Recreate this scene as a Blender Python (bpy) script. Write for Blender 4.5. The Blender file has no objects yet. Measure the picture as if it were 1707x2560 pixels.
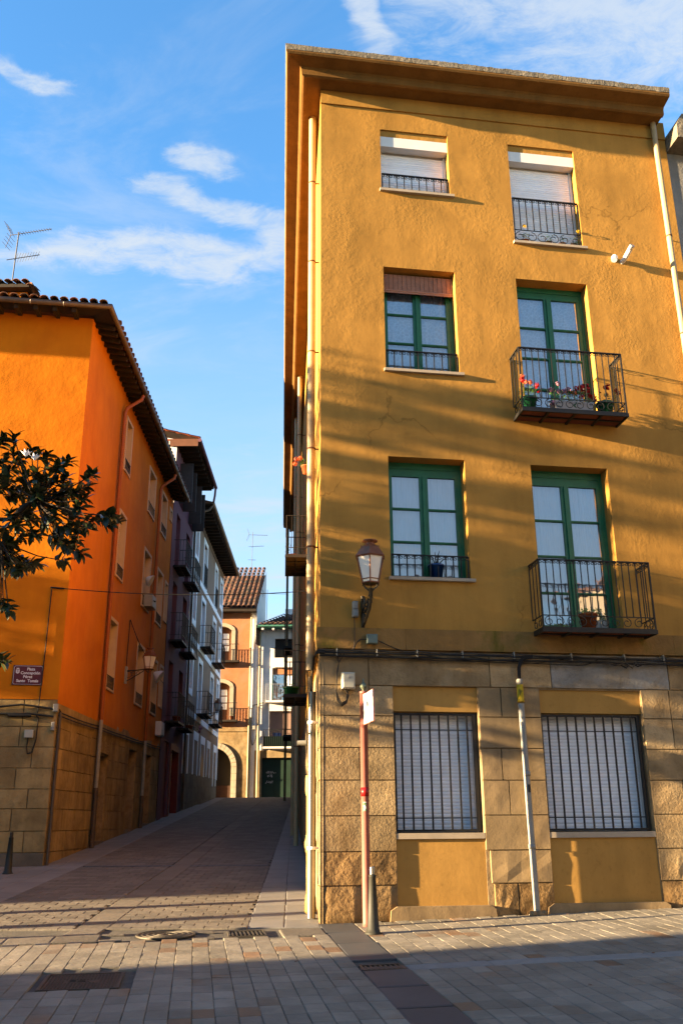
import bpy, bmesh, random
from math import sin, cos, tan, radians, degrees, pi, sqrt, atan2, hypot
from mathutils import Vector, Matrix

scn = bpy.context.scene
C = bpy.context.collection
R = random.Random(7)

# ------------------------------------------------------------------ camera
cam = bpy.data.cameras.new('camera')
camo = bpy.data.objects.new('camera', cam)
C.objects.link(camo)
cam.sensor_fit = 'VERTICAL'
cam.sensor_height = 36.0
cam.sensor_width = 24.0
cam.lens = 2297 / 2560 * 36.0
cam.clip_end = 3000
PITCH, ROLL = radians(18.98), atan2(47, 6680)
fwd = Vector((0, cos(PITCH), sin(PITCH)))
up0 = Vector((0, -sin(PITCH), cos(PITCH)))
rt0 = Vector((1, 0, 0))
rt = rt0 * cos(ROLL) - up0 * sin(ROLL)
up = rt0 * sin(ROLL) + up0 * cos(ROLL)
mw = Matrix((rt, up, -fwd)).transposed().to_4x4()
mw.translation = Vector((0, 0, 1.6))
camo.matrix_world = mw
scn.camera = camo

# ------------------------------------------------------------------ light
SUN_EL, SUN_HD = 8.8, 75.2          # elevation, heading the light travels (degrees clockwise from +Y)
SUN_DIR = Vector((sin(radians(SUN_HD)) * cos(radians(SUN_EL)), cos(radians(SUN_HD)) * cos(radians(SUN_EL)), -sin(radians(SUN_EL))))
sl = bpy.data.lights.new('sun', 'SUN')
sl.energy = 5.0
sl.angle = radians(0.55)
sl.color = (1.0, 0.74, 0.42)
so = bpy.data.objects.new('sun', sl)
C.objects.link(so)
so.rotation_euler = SUN_DIR.to_track_quat('-Z', 'Y').to_euler()

world = bpy.data.worlds.new('World')
scn.world = world
world.use_nodes = True
wn, wl = world.node_tree.nodes, world.node_tree.links
wn.clear()
wo = wn.new('ShaderNodeOutputWorld')
bg = wn.new('ShaderNodeBackground')
bg.inputs['Strength'].default_value = 0.062
sky = wn.new('ShaderNodeTexSky')
sky.sky_type = 'NISHITA'
sky.sun_disc = False
sky.sun_elevation = radians(SUN_EL)
sky.sun_rotation = radians(SUN_HD + 180)
sky.altitude = 400
sky.air_density = 1.0
sky.dust_density = 0.0
sky.ozone_density = 2.0
tc = wn.new('ShaderNodeTexCoord')
sep = wn.new('ShaderNodeSeparateXYZ')
wl.new(tc.outputs['Generated'], sep.inputs[0])


def wmath(op, a, b=None, c=None):
    n = wn.new('ShaderNodeMath')
    n.operation = op
    for i, v in enumerate((a, b, c)):
        if v is None:
            continue
        if isinstance(v, (int, float)):
            n.inputs[i].default_value = v
        else:
            wl.new(v, n.inputs[i])
    return n.outputs[0]


zc = wmath('MAXIMUM', sep.outputs[2], 0.04)
px = wmath('DIVIDE', sep.outputs[0], zc)      # where the view ray meets a flat layer of cloud
py = wmath('DIVIDE', sep.outputs[1], zc)
comb = wn.new('ShaderNodeCombineXYZ')
wl.new(px, comb.inputs[0])
wl.new(py, comb.inputs[1])


def wnoise(scale, detail, rough, loc, rot=0, sc=(1, 1, 1), dist=0.0):
    m = wn.new('ShaderNodeMapping')
    m.inputs['Location'].default_value = loc
    m.inputs['Rotation'].default_value = (0, 0, radians(rot))
    m.inputs['Scale'].default_value = sc
    wl.new(comb.outputs[0], m.inputs[0])
    n = wn.new('ShaderNodeTexNoise')
    n.inputs['Scale'].default_value = scale
    n.inputs['Detail'].default_value = detail
    n.inputs['Roughness'].default_value = rough
    n.inputs['Distortion'].default_value = dist
    wl.new(m.outputs[0], n.inputs['Vector'])
    return n.outputs[0]


def wramp(x, a, b):
    n = wn.new('ShaderNodeMapRange')
    n.interpolation_type = 'SMOOTHSTEP'
    wl.new(x, n.inputs[0])
    n.inputs[1].default_value = a
    n.inputs[2].default_value = b
    return n.outputs[0]


def bank(cx, cy, rx, ry, rot):
    """one bank of cloud: a soft ellipse on the cloud layer"""
    m = wn.new('ShaderNodeMapping')
    m.vector_type = 'TEXTURE'
    m.inputs['Location'].default_value = (cx, cy, 0)
    m.inputs['Rotation'].default_value = (0, 0, radians(rot))
    m.inputs['Scale'].default_value = (rx, ry, 1)
    wl.new(wofs.outputs[0], m.inputs[0])
    ln = wn.new('ShaderNodeVectorMath')
    ln.operation = 'LENGTH'
    wl.new(m.outputs[0], ln.inputs[0])
    return wramp(wmath('SUBTRACT', 1.0, ln.outputs['Value']), 0.0, 0.75)


wn_n = wn.new('ShaderNodeTexNoise')
wn_n.inputs['Scale'].default_value = 3.2
wn_n.inputs['Detail'].default_value = 5
wl.new(comb.outputs[0], wn_n.inputs['Vector'])
wsub = wn.new('ShaderNodeVectorMath')
wsub.operation = 'MULTIPLY_ADD'
wl.new(wn_n.outputs['Color'], wsub.inputs[0])
wsub.inputs[1].default_value = (0.42, 0.30, 0)
wl.new(comb.outputs[0], wsub.inputs[2])
wofs = wn.new('ShaderNodeVectorMath')
wofs.operation = 'SUBTRACT'
wl.new(wsub.outputs[0], wofs.inputs[0])
wofs.inputs[1].default_value = (0.21, 0.15, 0)
BANKS = [(-0.36, 1.455, 0.50, 0.115, 0), (0.40, 0.93, 0.52, 0.24, 15), (-0.21, 1.31, 0.22, 0.075, 12), (-0.09, 1.40, 0.12, 0.14, 0), (-0.42, 1.03, 0.10, 0.04, 20),
         (-0.19, 1.20, .10, .055, 0), (0.04, .93, .14, .06, 60), (-1.3, 1.0, .4, .15, 0), (1.8, 1.0, .7, .5, 0), (-2.6, .2, .9, .5, 20), (1.6, -1.2, .9, .5, -20), (-.9, -1.6, 1.0, .5, 10)]
cover = None
for b in BANKS:
    v = bank(*b)
    cover = v if cover is None else wmath('MAXIMUM', cover, v)
puff = wnoise(11, 12, 0.72, (3.1, 1.7, 0), 35, (1, 1.5, 1), 0.5)
lump = wnoise(4.5, 3, 0.5, (1.1, 4.7, 0), 20, (1, 1.6, 1), 0.2)
body = wramp(wmath('ADD', wmath('ADD', wmath('MULTIPLY', puff, 0.85), wmath('MULTIPLY', lump, 0.20)), wmath('MULTIPLY', cover, 0.43)), 0.61, 1.08)
veil = wnoise(1.6, 10, 0.62, (7.3, 2.2, 0), 20, (1, 2.2, 1), 0.8)
veil = wmath('MULTIPLY', wramp(veil, 0.46, 0.78), 0.34)
far = wramp(wmath('SUBTRACT', 1.0, sep.outputs[2]), 0.36, 0.74)       # thin cloud thickening to the horizon
fard = wmath('MULTIPLY', far, wmath('ADD', wmath('MULTIPLY', wnoise(1.1, 8, 0.6, (1, 5, 0), 0, (1, 1.5, 1), 0.4), 0.8), 0.15))
cloud = wmath('MINIMUM', wmath('ADD', wmath('ADD', wmath('MULTIPLY', body, 0.80), veil), fard), 0.92)
cm = wn.new('ShaderNodeMix')
cm.data_type = 'RGBA'
cm.inputs[7].default_value = (1.35, 1.50, 1.68, 1)
hs = wn.new('ShaderNodeHueSaturation')
hs.inputs['Saturation'].default_value = 1.12
wl.new(sky.outputs[0], hs.inputs['Color'])
mu = wn.new('ShaderNodeMix')
mu.data_type = 'RGBA'
mu.blend_type = 'MULTIPLY'
mu.inputs[0].default_value = 1.0
mu.inputs[7].default_value = (0.78, 1.02, 1.14, 1)
wl.new(hs.outputs[0], mu.inputs[6])
wl.new(mu.outputs[2], cm.inputs[6])
wl.new(cloud, cm.inputs[0])
wl.new(cm.outputs[2], bg.inputs[0])
wl.new(bg.outputs[0], wo.inputs[0])

scn.view_settings.view_transform = 'Standard'
scn.view_settings.look = 'None'
scn.view_settings.gamma = 1.0
scn.view_settings.use_curve_mapping = False
scn.view_settings.exposure = 3.15
scn.render.engine = 'CYCLES'
scn.cycles.max_bounces = 6
scn.cycles.diffuse_bounces = 2
scn.cycles.transparent_max_bounces = 12


# ------------------------------------------------------------------ materials
def M(name, col, rough=0.85, var=0.15, vs=2.0, bump=0.0, bs=30.0, bd=0.01, metal=0.0, col2=None, c2=(0.45, 0.6), spec=0.3, rnd=0.0,
      big=0.0, bigs=3.0, stain=0.0, grime=0.0, tint=None, cracks=0.0, patchy=False):
    """procedural surface. var: mottling; col2: a second colour in patches; rnd: every piece a little different;
    stain: rain streaks; bump/big: fine and coarse relief; tint: colour some single pieces take"""
    if max(col) > 0.2 and metal < .5:
        kk = 1.0 if min(col) > .84 else 0.85 if min(col) > .5 else 0.54
        col = tuple(c * kk for c in col)
        col2 = tuple(c * kk for c in col2) if col2 else None
        tint = tuple(c * kk for c in tint) if tint else None
    m = bpy.data.materials.new(name)
    m.use_nodes = True
    N, L = m.node_tree.nodes, m.node_tree.links
    b = N['Principled BSDF']
    b.inputs['Roughness'].default_value = rough
    b.inputs['Metallic'].default_value = metal
    b.inputs['Specular IOR Level'].default_value = spec
    g = N.new('ShaderNodeNewGeometry')

    def noise(sc, det=6, r=0.6, stretch=None, dist=0.0):
        n = N.new('ShaderNodeTexNoise')
        n.inputs['Scale'].default_value = sc
        n.inputs['Detail'].default_value = det
        n.inputs['Roughness'].default_value = r
        n.inputs['Distortion'].default_value = dist
        if stretch:
            mp = N.new('ShaderNodeMapping')
            mp.inputs['Scale'].default_value = stretch
            L.new(g.outputs['Position'], mp.inputs[0])
            L.new(mp.outputs[0], n.inputs['Vector'])
        else:
            L.new(g.outputs['Position'], n.inputs['Vector'])
        return n.outputs[0]

    def rng(x, a, b2, lo=0.0, hi=1.0):
        n = N.new('ShaderNodeMapRange')
        L.new(x, n.inputs[0])
        for i, v in zip((1, 2, 3, 4), (a, b2, lo, hi)):
            n.inputs[i].default_value = v
        return n.outputs[0]

    def mul(a, b2):
        n = N.new('ShaderNodeMath')
        n.operation = 'MULTIPLY'
        for i, v in enumerate((a, b2)):
            if isinstance(v, (int, float)):
                n.inputs[i].default_value = v
            else:
                L.new(v, n.inputs[i])
        return n.outputs[0]

    def mixc(f, a, b2):
        n = N.new('ShaderNodeMix')
        n.data_type = 'RGBA'
        L.new(f, n.inputs[0])
        for i, v in ((6, a), (7, b2)):
            if isinstance(v, tuple):
                n.inputs[i].default_value = (*v, 1)
            else:
                L.new(v, n.inputs[i])
        return n.outputs[2]
    cur = tuple(col)
    if col2:
        cur = mixc(rng(noise(vs * 0.6, 8, 0.65, None, 0.6), *c2), cur, tuple(col2))
    piece = None
    if rnd or tint:
        oi = N.new('ShaderNodeObjectInfo')
        a = N.new('ShaderNodeMath')
        a.operation = 'ADD'
        L.new(oi.outputs['Random'], a.inputs[0])
        L.new(g.outputs['Random Per Island'], a.inputs[1])
        fr = N.new('ShaderNodeMath')
        fr.operation = 'FRACT'
        L.new(a.outputs[0], fr.inputs[0])
        piece = fr.outputs[0]
    if tint:
        t = rng(piece, 0.86, 0.90)
        patch = rng(noise(0.9, 2, 0.5), 0.44, 0.58)
        cur = mixc(mul(t, patch), cur, tuple(tint))
    f = rng(noise(vs, 8, 0.6), 0.3, 0.7, 1 - var, 1 + var)
    if stain:
        f = mul(f, rng(noise(1.6, 5, 0.6, (2.2, 2.2, 0.22)), 0.42, 0.72, 1.0, 1 - stain))
    if grime:
        f = mul(f, rng(noise(vs * 6, 5, 0.7), 0.55, 0.8, 1.0, 1 - grime))
    if cracks:                       # thin wandering cracks, here and there
        vo = N.new('ShaderNodeTexVoronoi')
        vo.feature = 'DISTANCE_TO_EDGE'
        vo.inputs['Scale'].default_value = 0.55
        nn = N.new('ShaderNodeTexNoise')
        nn.inputs['Scale'].default_value = 3.5
        nn.inputs['Detail'].default_value = 6
        L.new(g.outputs['Position'], nn.inputs['Vector'])
        ad = N.new('ShaderNodeVectorMath')
        ad.operation = 'MULTIPLY_ADD'
        L.new(nn.outputs['Color'], ad.inputs[0])
        ad.inputs[1].default_value = (.5, .5, .5)
        L.new(g.outputs['Position'], ad.inputs[2])
        L.new(ad.outputs[0], vo.inputs['Vector'])
        line = rng(vo.outputs['Distance'], 0.002, 0.010, cracks, 0.0)
        line = mul(line, rng(noise(.8, 2, .5), .55, .63))
        sb = N.new('ShaderNodeMath')
        sb.operation = 'SUBTRACT'
        sb.inputs[0].default_value = 1.0
        L.new(line, sb.inputs[1])
        f = mul(f, sb.outputs[0])
    if rnd:
        m2 = N.new('ShaderNodeMath')
        m2.operation = 'MULTIPLY'
        m2.inputs[1].default_value = 7.31
        L.new(piece, m2.inputs[0])
        f2 = N.new('ShaderNodeMath')
        f2.operation = 'FRACT'
        L.new(m2.outputs[0], f2.inputs[0])
        f = mul(f, rng(f2.outputs[0], 0, 1, 1 - rnd, 1 + rnd))
    vm = N.new('ShaderNodeVectorMath')
    vm.operation = 'SCALE'
    if isinstance(cur, tuple):
        vm.inputs[0].default_value = cur
    else:
        L.new(cur, vm.inputs[0])
    L.new(f, vm.inputs['Scale'])
    L.new(vm.outputs[0], b.inputs['Base Color'])
    last = None
    if big:
        bn = N.new('ShaderNodeBump')
        bn.inputs['Strength'].default_value = 1.0
        bn.inputs['Distance'].default_value = big
        L.new(noise(bigs, 3, 0.5), bn.inputs['Height'])
        last = bn.outputs[0]
    if bump:
        bn = N.new('ShaderNodeBump')
        bn.inputs['Strength'].default_value = bump
        bn.inputs['Distance'].default_value = bd
        hgt = noise(bs, 5, 0.6, None, 0.3)
        if patchy:                   # trowelled smooth in places, rough in others
            hgt = mul(hgt, rng(noise(1.7, 4, .6, (1, 1, .7)), .42, .66, .18, 1.25))
        L.new(hgt, bn.inputs['Height'])
        if last:
            L.new(last, bn.inputs['Normal'])
        last = bn.outputs[0]
    if last:
        L.new(last, b.inputs['Normal'])
    return m


YEL = (0.74, 0.375, 0.080)
m_yel = M('ochre_plaster', YEL, 0.9, 0.10, 1.3, 0.8, 20, 0.006, patchy=True, big=0.005, bigs=2.2, stain=0.17, spec=0.1, col2=(0.62, 0.315, 0.068), c2=(.40, .62), grime=0.10, cracks=.30)
m_yel2 = M('smooth_ochre_plaster', (0.70, 0.385, 0.10), 0.9, 0.10, 2.0, 0.4, 22, 0.003, big=0.004, bigs=3, stain=0.15, spec=0.1, grime=0.25)
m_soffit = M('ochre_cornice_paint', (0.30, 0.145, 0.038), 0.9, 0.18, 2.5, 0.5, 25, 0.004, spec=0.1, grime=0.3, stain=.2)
m_stone = M('sandstone', (0.58, 0.41, 0.215), 0.95, 0.30, 2.2, 1.0, 30, 0.009, big=0.006, bigs=7, spec=0.1, rnd=0.17, grime=0.40, col2=(0.42, 0.275, 0.13), c2=(.42, .60), stain=.22)
m_stone_rough = M('weathered_sandstone', (0.40, 0.25, 0.11), 0.95, 0.32, 2.5, 1.0, 15, 0.022, big=0.02, bigs=6, spec=0.1, rnd=0.10, grime=0.4, col2=(0.22, 0.13, 0.055))
m_stone_smooth = M('dressed_sandstone', (0.48, 0.335, 0.175), 0.95, 0.18, 1.8, 0.5, 40, 0.003, big=0.004, bigs=5, spec=0.1, rnd=0.08, grime=0.35, stain=.25, col2=(0.36, 0.25, 0.14), c2=(.45, .62))
m_lintel = M('stained_lintel_stone', (0.42, 0.33, 0.22), 0.95, 0.25, 2.0, 0.8, 24, 0.012, big=0.012, bigs=7, spec=0.1, rnd=0.17, grime=0.40, col2=(0.50, 0.47, 0.42))
m_mortar = M('mortar', (0.46, 0.32, 0.17), 1.0, 0.3, 6, 0.6, 30, 0.01, spec=0.05)
m_sill = M('pale_stone_sill', (0.62, 0.50, 0.36), 0.7, 0.12, 5, 0.3, 40, 0.002)
m_green = M('green_window_paint', (0.012, 0.115, 0.045), 0.45, 0.15, 6, 0.3, 35, 0.002, spec=0.4)
m_white = M('white_plastic', (0.74, 0.73, 0.70), 0.5, 0.05, 5)
m_slat = M('white_shutter_slat', (0.87, 0.88, 0.90), 0.45, 0.05, 5, rnd=0.05)
m_iron = M('black_iron', (0.009, 0.008, 0.007), 0.55, 0.3, 12, 0.4, 60, 0.002, spec=0.3)
m_rust = M('rusty_iron', (0.10, 0.045, 0.022), 0.8, 0.4, 12, 0.4, 50, 0.002)
m_pipe = M('cream_pipe_paint', (0.66, 0.49, 0.26), 0.5, 0.12, 4, grime=0.15, stain=0.15)
m_pipe2 = M('brown_pipe_paint', (0.34, 0.22, 0.10), 0.55, 0.2, 5, grime=0.2)
m_castpipe = M('ochre_cast_iron', (0.50, 0.36, 0.12), 0.6, 0.2, 6, 0.4, 40, 0.003, grime=0.3)
m_steel = M('galvanised_steel', (0.24, 0.22, 0.18), 0.30, 0.15, 6, metal=0.85, grime=0.2)
m_grey_pipe = M('pale_grey_conduit', (0.40, 0.39, 0.36), 0.45, 0.1, 5, grime=0.25, stain=.2)
m_yband = M('yellow_warning_band', (0.80, 0.50, 0.02), 0.5, 0.1, 8)
m_black = M('black_print', (0.015, 0.015, 0.015), 0.6, 0.1, 8)
m_cable = M('black_cable', (0.012, 0.011, 0.010), 0.65, 0.2, 8, spec=0.2)
m_cable2 = M('dusty_cable', (0.055, 0.042, 0.028), 0.7, 0.2, 8)
m_box = M('cream_plastic_box', (0.66, 0.63, 0.50), 0.5, 0.06, 6)
m_greybox = M('grey_plastic_box', (0.46, 0.44, 0.38), 0.55, 0.15, 8, grime=.3)
m_greenbox = M('grey_green_metal_box', (0.20, 0.27, 0.23), 0.5, 0.12, 8, grime=.2)
m_lampmetal = M('copper_brown_lamp_metal', (0.20, 0.075, 0.035), 0.38, 0.25, 9, metal=0.35, grime=0.3)
m_bracket = M('dark_bronze_bracket', (0.05, 0.04, 0.025), 0.4, 0.3, 9, 0.5, 40, 0.004, metal=0.4)
m_opal = M('opal_lamp_glass', (0.80, 0.76, 0.66), 0.35, 0.05, 4, spec=0.5)
m_red = M('faded_red_paint', (0.52, 0.17, 0.13), 0.5, 0.15, 5, grime=0.15, stain=.12)
m_signface = M('white_enamel_sign', (0.82, 0.82, 0.80), 0.45, 0.03, 4)
m_bollard = M('grey_green_bollard_paint', (0.022, 0.021, 0.015), 0.6, 0.2, 8, 0.3, 30, 0.003, grime=0.3, spec=.3)
m_orange = M('orange_plaster', (0.92, 0.285, 0.009), 0.9, 0.10, 0.9, 0.7, 12, 0.005, big=0.012, bigs=2.2, stain=0.08, spec=0.1, col2=(0.84, 0.245, 0.008), grime=.05)
m_orange_pipe = M('orange_pipe_paint', (0.50, 0.12, 0.012), 0.55, 0.12, 4)
m_peach = M('peach_window_surround', (0.95, 0.66, 0.42), 0.85, 0.06, 3, spec=.1)
m_wood_dark = M('dark_eave_timber', (0.020, 0.013, 0.009), 0.85, 0.35, 5, 0.5, 30, 0.006)
m_gutter = M('dark_brown_gutter', (0.085, 0.06, 0.042), 0.5, 0.25, 4, metal=0.2, spec=.4)
m_tile = M('old_clay_roof_tile', (0.105, 0.046, 0.028), 0.95, 0.3, 4, 0.5, 25, 0.008, rnd=0.35, grime=.35, col2=(0.055, 0.040, 0.028))
m_tile_red = M('red_clay_roof_tile', (0.55, 0.12, 0.045), 0.9, 0.2, 5, 0.3, 25, 0.005, rnd=0.2)
m_darkdoor = M('dark_wooden_door', (0.035, 0.015, 0.008), 0.6, 0.3, 5, 0.3, 20, 0.003)
m_signred = M('maroon_enamel', (0.085, 0.008, 0.010), 0.4, 0.06, 5)
m_letter = M('pale_lettering', (0.70, 0.62, 0.60), 0.5, 0.04, 5)
m_ostone = M('yellowish_sandstone', (0.60, 0.41, 0.17), 0.95, 0.22, 1.6, 0.6, 28, 0.008, big=0.010, bigs=5, spec=0.1, rnd=0.12, grime=0.35, stain=.28, col2=(0.42, 0.28, 0.12), c2=(.42,.6))  # slightly yellower sandstone of the orange house
m_purple = M('plum_plaster', (0.135, 0.055, 0.075), 0.9, 0.12, 2, 0.4, 20, 0.004, stain=.1)
m_darkred = M('dark_red_door_paint', (0.13, 0.012, 0.012), 0.6, 0.15, 4)
m_cream = M('taupe_plaster', (0.42, 0.29, 0.21), 0.9, 0.08, 2, 0.4, 20, 0.003, stain=.08)
m_trim = M('white_trim_paint', (0.90, 0.92, 0.96), 0.8, 0.05, 3)
m_whitewall = M('whitewashed_plaster', (0.72, 0.69, 0.66), 0.9, 0.1, 2, 0.4, 20, 0.004, stain=.1)
m_rubble = M('grey_brown_plinth_stone', (0.27, 0.21, 0.145), 0.95, 0.25, 2.2, 0.6, 22, 0.012, rnd=.15, grime=.3)
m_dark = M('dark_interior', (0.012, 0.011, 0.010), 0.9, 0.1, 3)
m_blind = M('dark_louvre_shutter', (0.03, 0.026, 0.028), 0.7, 0.2, 6)
m_salmon = M('salmon_plaster', (0.62, 0.24, 0.10), 0.9, 0.10, 1.8, 0.5, 16, 0.006, stain=.1, col2=(0.58, 0.27, 0.14))
m_doorwood = M('brown_varnished_wood', (0.22, 0.085, 0.035), 0.55, 0.2, 6)
m_greywall = M('grey_white_plaster', (0.74, 0.70, 0.66), 0.9, 0.12, 1.5, 0.4, 18, 0.004, stain=.2, grime=.1)
m_garage = M('dark_green_gate_paint', (0.006, 0.022, 0.013), 0.6, 0.2, 3, 0.3, 20, 0.004)
m_greengutter = M('green_eave_paint', (0.045, 0.15, 0.11), 0.6, 0.15, 5)
m_terracotta = M('terracotta', (0.52, 0.13, 0.03), 0.8, 0.12, 8)
m_terra_under = M('terracotta_balcony_slab', (0.30, 0.085, 0.035), 0.9, 0.2, 6)
m_greenpot = M('green_plastic_pot', (0.01, 0.085, 0.035), 0.4, 0.1, 8, spec=.5)
m_bluepot = M('blue_plastic_pot', (0.01, 0.06, 0.22), 0.35, 0.1, 8, spec=.5)
m_planter = M('painted_white_planter', (0.60, 0.54, 0.50), 0.6, 0.08, 14, col2=(0.03, 0.12, 0.05), c2=(0.60, 0.64))
m_leaf = M('geranium_leaf', (0.05, 0.11, 0.015), 0.6, 0.35, 40)
m_leafy = M('pale_succulent_leaf', (0.15, 0.20, 0.05), 0.6, 0.3, 40)
m_petal = M('scarlet_petal', (0.75, 0.012, 0.008), 0.6, 0.15, 60)
m_petal_pink = M('lilac_pink_petal', (0.62, 0.30, 0.42), 0.6, 0.15, 60)
m_petal_or = M('coral_petal', (0.80, 0.17, 0.07), 0.6, 0.15, 60)
m_mag = M('magnolia_leaf', (0.020, 0.030, 0.008), 0.34, 0.30, 6, spec=.4, col2=(0.050, 0.030, 0.012), c2=(.5, .75), rnd=.45)
m_bark = M('grey_bark', (0.032, 0.023, 0.016), 0.95, 0.3, 8, 0.8, 20, 0.02)
m_treeleaf = M('plane_tree_leaf', (0.07, 0.095, 0.02), 0.6, 0.3, 3)
m_paver = M('concrete_paver', (0.345, 0.30, 0.235), 0.72, 0.16, 2.2, 0.7, 40, 0.006, big=0.006, bigs=9, rnd=0.15, tint=(0.27, 0.16, 0.09), grime=0.25, spec=.35, col2=(0.27, 0.235, 0.18))
m_block = M('brownish_paving_block', (0.115, 0.098, 0.078), 0.75, 0.14, 2.0, 0.7, 40, 0.006, big=0.006, bigs=9, rnd=0.2, grime=0.2, spec=.3)
m_slab = M('granite_slab', (0.150, 0.142, 0.132), 0.65, 0.14, 1.8, 0.5, 50, 0.003, rnd=0.10, grime=0.2, spec=.35)
m_strip = M('dark_slate_strip', (0.050, 0.052, 0.055), 0.6, 0.16, 2.0, 0.5, 40, 0.004, rnd=0.10, grime=0.2, spec=.35)
m_granite = M('light_granite_band', (0.33, 0.33, 0.31), 0.7, 0.14, 9, 0.5, 60, 0.003, rnd=0.06, grime=0.15)
m_joint = M('dark_paving_joint', (0.07, 0.062, 0.052), 1.0, 0.3, 5, 0.6, 30, 0.01)
m_castiron = M('worn_cast_iron', (0.060, 0.050, 0.038), 0.55, 0.2, 8, 0.5, 60, 0.004, metal=.3, grime=.3)
m_concrete = M('weathered_concrete', (0.36, 0.33, 0.29), 0.95, 0.2, 1.5, 0.7, 18, 0.01, big=.02, bigs=4, stain=.25, grime=.25)
m_concrete_dark = M('lichened_concrete', (0.16, 0.135, 0.10), 0.95, 0.4, 5, 1.0, 20, 0.03, grime=.4)
m_moss = M('mossy_ochre_plaster', (0.46, 0.25, 0.08), 0.95, 0.15, 2, 0.8, 18, 0.008, big=0.012, bigs=4, col2=(0.22, 0.17, 0.03), c2=(.50, .66), stain=.2, grime=.2, spec=.1)
m_wicker = M('reddish_reed_blind', (0.68, 0.32, 0.20), 0.8, 0.15, 12)
m_antenna = M('dull_antenna_metal', (0.07, 0.07, 0.075), 0.6, 0.1, 8)
m_alu = M('aluminium', (0.5, 0.5, 0.5), 0.4, 0.1, 8, metal=.8)
m_brownblind = M('brown_roller_blind', (0.19, 0.12, 0.095), 0.8, 0.08, 6)
m_cloth = M('blue_laundry', (0.02, 0.08, 0.30), 0.9, 0.2, 6)
m_cloth2 = M('green_crates', (0.02, 0.28, 0.10), 0.7, 0.2, 6)
m_bldg = M('pale_render', (0.5, 0.42, 0.32), 0.9, 0.1, 1)


def curtain_mat(name, col, lace=0.0):
    m = M(name, col, 0.9, 0.05, 3)
    N, L = m.node_tree.nodes, m.node_tree.links
    b = N['Principled BSDF']
    g = N.new('ShaderNodeNewGeometry')
    mp = N.new('ShaderNodeMapping')
    mp.inputs['Scale'].default_value = (1, 1, 0.06)
    L.new(g.outputs['Position'], mp.inputs[0])
    n = N.new('ShaderNodeTexNoise')
    n.inputs['Scale'].default_value = 22
    L.new(mp.outputs[0], n.inputs['Vector'])
    bn = N.new('ShaderNodeBump')
    bn.inputs['Strength'].default_value = 1.0
    bn.inputs['Distance'].default_value = 0.04
    L.new(n.outputs[0], bn.inputs['Height'])
    L.new(bn.outputs[0], b.inputs['Normal'])
    if lace:
        v = N.new('ShaderNodeTexVoronoi')
        v.feature = 'DISTANCE_TO_EDGE'
        v.inputs['Scale'].default_value = 17
        L.new(g.outputs['Position'], v.inputs['Vector'])
        mr = N.new('ShaderNodeMapRange')
        L.new(v.outputs['Distance'], mr.inputs[0])
        for i, q in zip((1, 2, 3, 4), (0.02, 0.14, 1.12, 1 - lace)):
            mr.inputs[i].default_value = q
        old = b.inputs['Base Color'].links[0].from_socket
        sc2 = N.new('ShaderNodeVectorMath')
        sc2.operation = 'SCALE'
        L.new(old, sc2.inputs[0])
        L.new(mr.outputs[0], sc2.inputs['Scale'])
        L.new(sc2.outputs[0], b.inputs['Base Color'])
    return m


m_curtain = curtain_mat('white_curtain', (0.90, 0.93, 0.96))
m_lace = curtain_mat('lace_curtain', (0.92, 0.94, 0.97), 0.07)


def glass_mat():
    m = bpy.data.materials.new('window_glass')
    m.use_nodes = True
    N, L = m.node_tree.nodes, m.node_tree.links
    N.clear()
    o = N.new('ShaderNodeOutputMaterial')
    mx = N.new('ShaderNodeMixShader')
    t = N.new('ShaderNodeBsdfTransparent')
    gl = N.new('ShaderNodeBsdfGlossy')
    gl.inputs['Roughness'].default_value = 0.015
    g = N.new('ShaderNodeNewGeometry')
    n = N.new('ShaderNodeTexNoise')
    n.inputs['Scale'].default_value = 3.0
    L.new(g.outputs['Position'], n.inputs['Vector'])
    bn = N.new('ShaderNodeBump')
    bn.inputs['Distance'].default_value = 0.004
    L.new(n.outputs[0], bn.inputs['Height'])
    L.new(bn.outputs[0], gl.inputs['Normal'])
    fr = N.new('ShaderNodeFresnel')
    fr.inputs['IOR'].default_value = 1.9
    ma = N.new('ShaderNodeMath')
    ma.operation = 'MULTIPLY_ADD'
    ma.inputs[1].default_value = 1.2
    ma.inputs[2].default_value = 0.20
    L.new(fr.outputs[0], ma.inputs[0])
    L.new(ma.outputs[0], mx.inputs[0])
    L.new(t.outputs[0], mx.inputs[1])
    L.new(gl.outputs[0], mx.inputs[2])
    L.new(mx.outputs[0], o.inputs[0])
    return m


m_glass = glass_mat()


# ------------------------------------------------------------------ frames, meshes, things
class Fr:
    """upright frame: u along a heading, d into the wall, z up"""
    def __init__(s, ox, oy, hd, side=1):
        s.o = Vector((ox, oy, 0))
        s.h = Vector((sin(radians(hd)), cos(radians(hd)), 0))
        s.i = Vector((-s.h.y, s.h.x, 0)) * side
        s.side = side
        s.rot = atan2(s.h.y, s.h.x)

    def P(s, u, d, z):
        return s.o + s.h * u + s.i * d + Vector((0, 0, z))


WF = Fr(0, 0, 90)                       # the world itself: u = x, d = y


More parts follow.
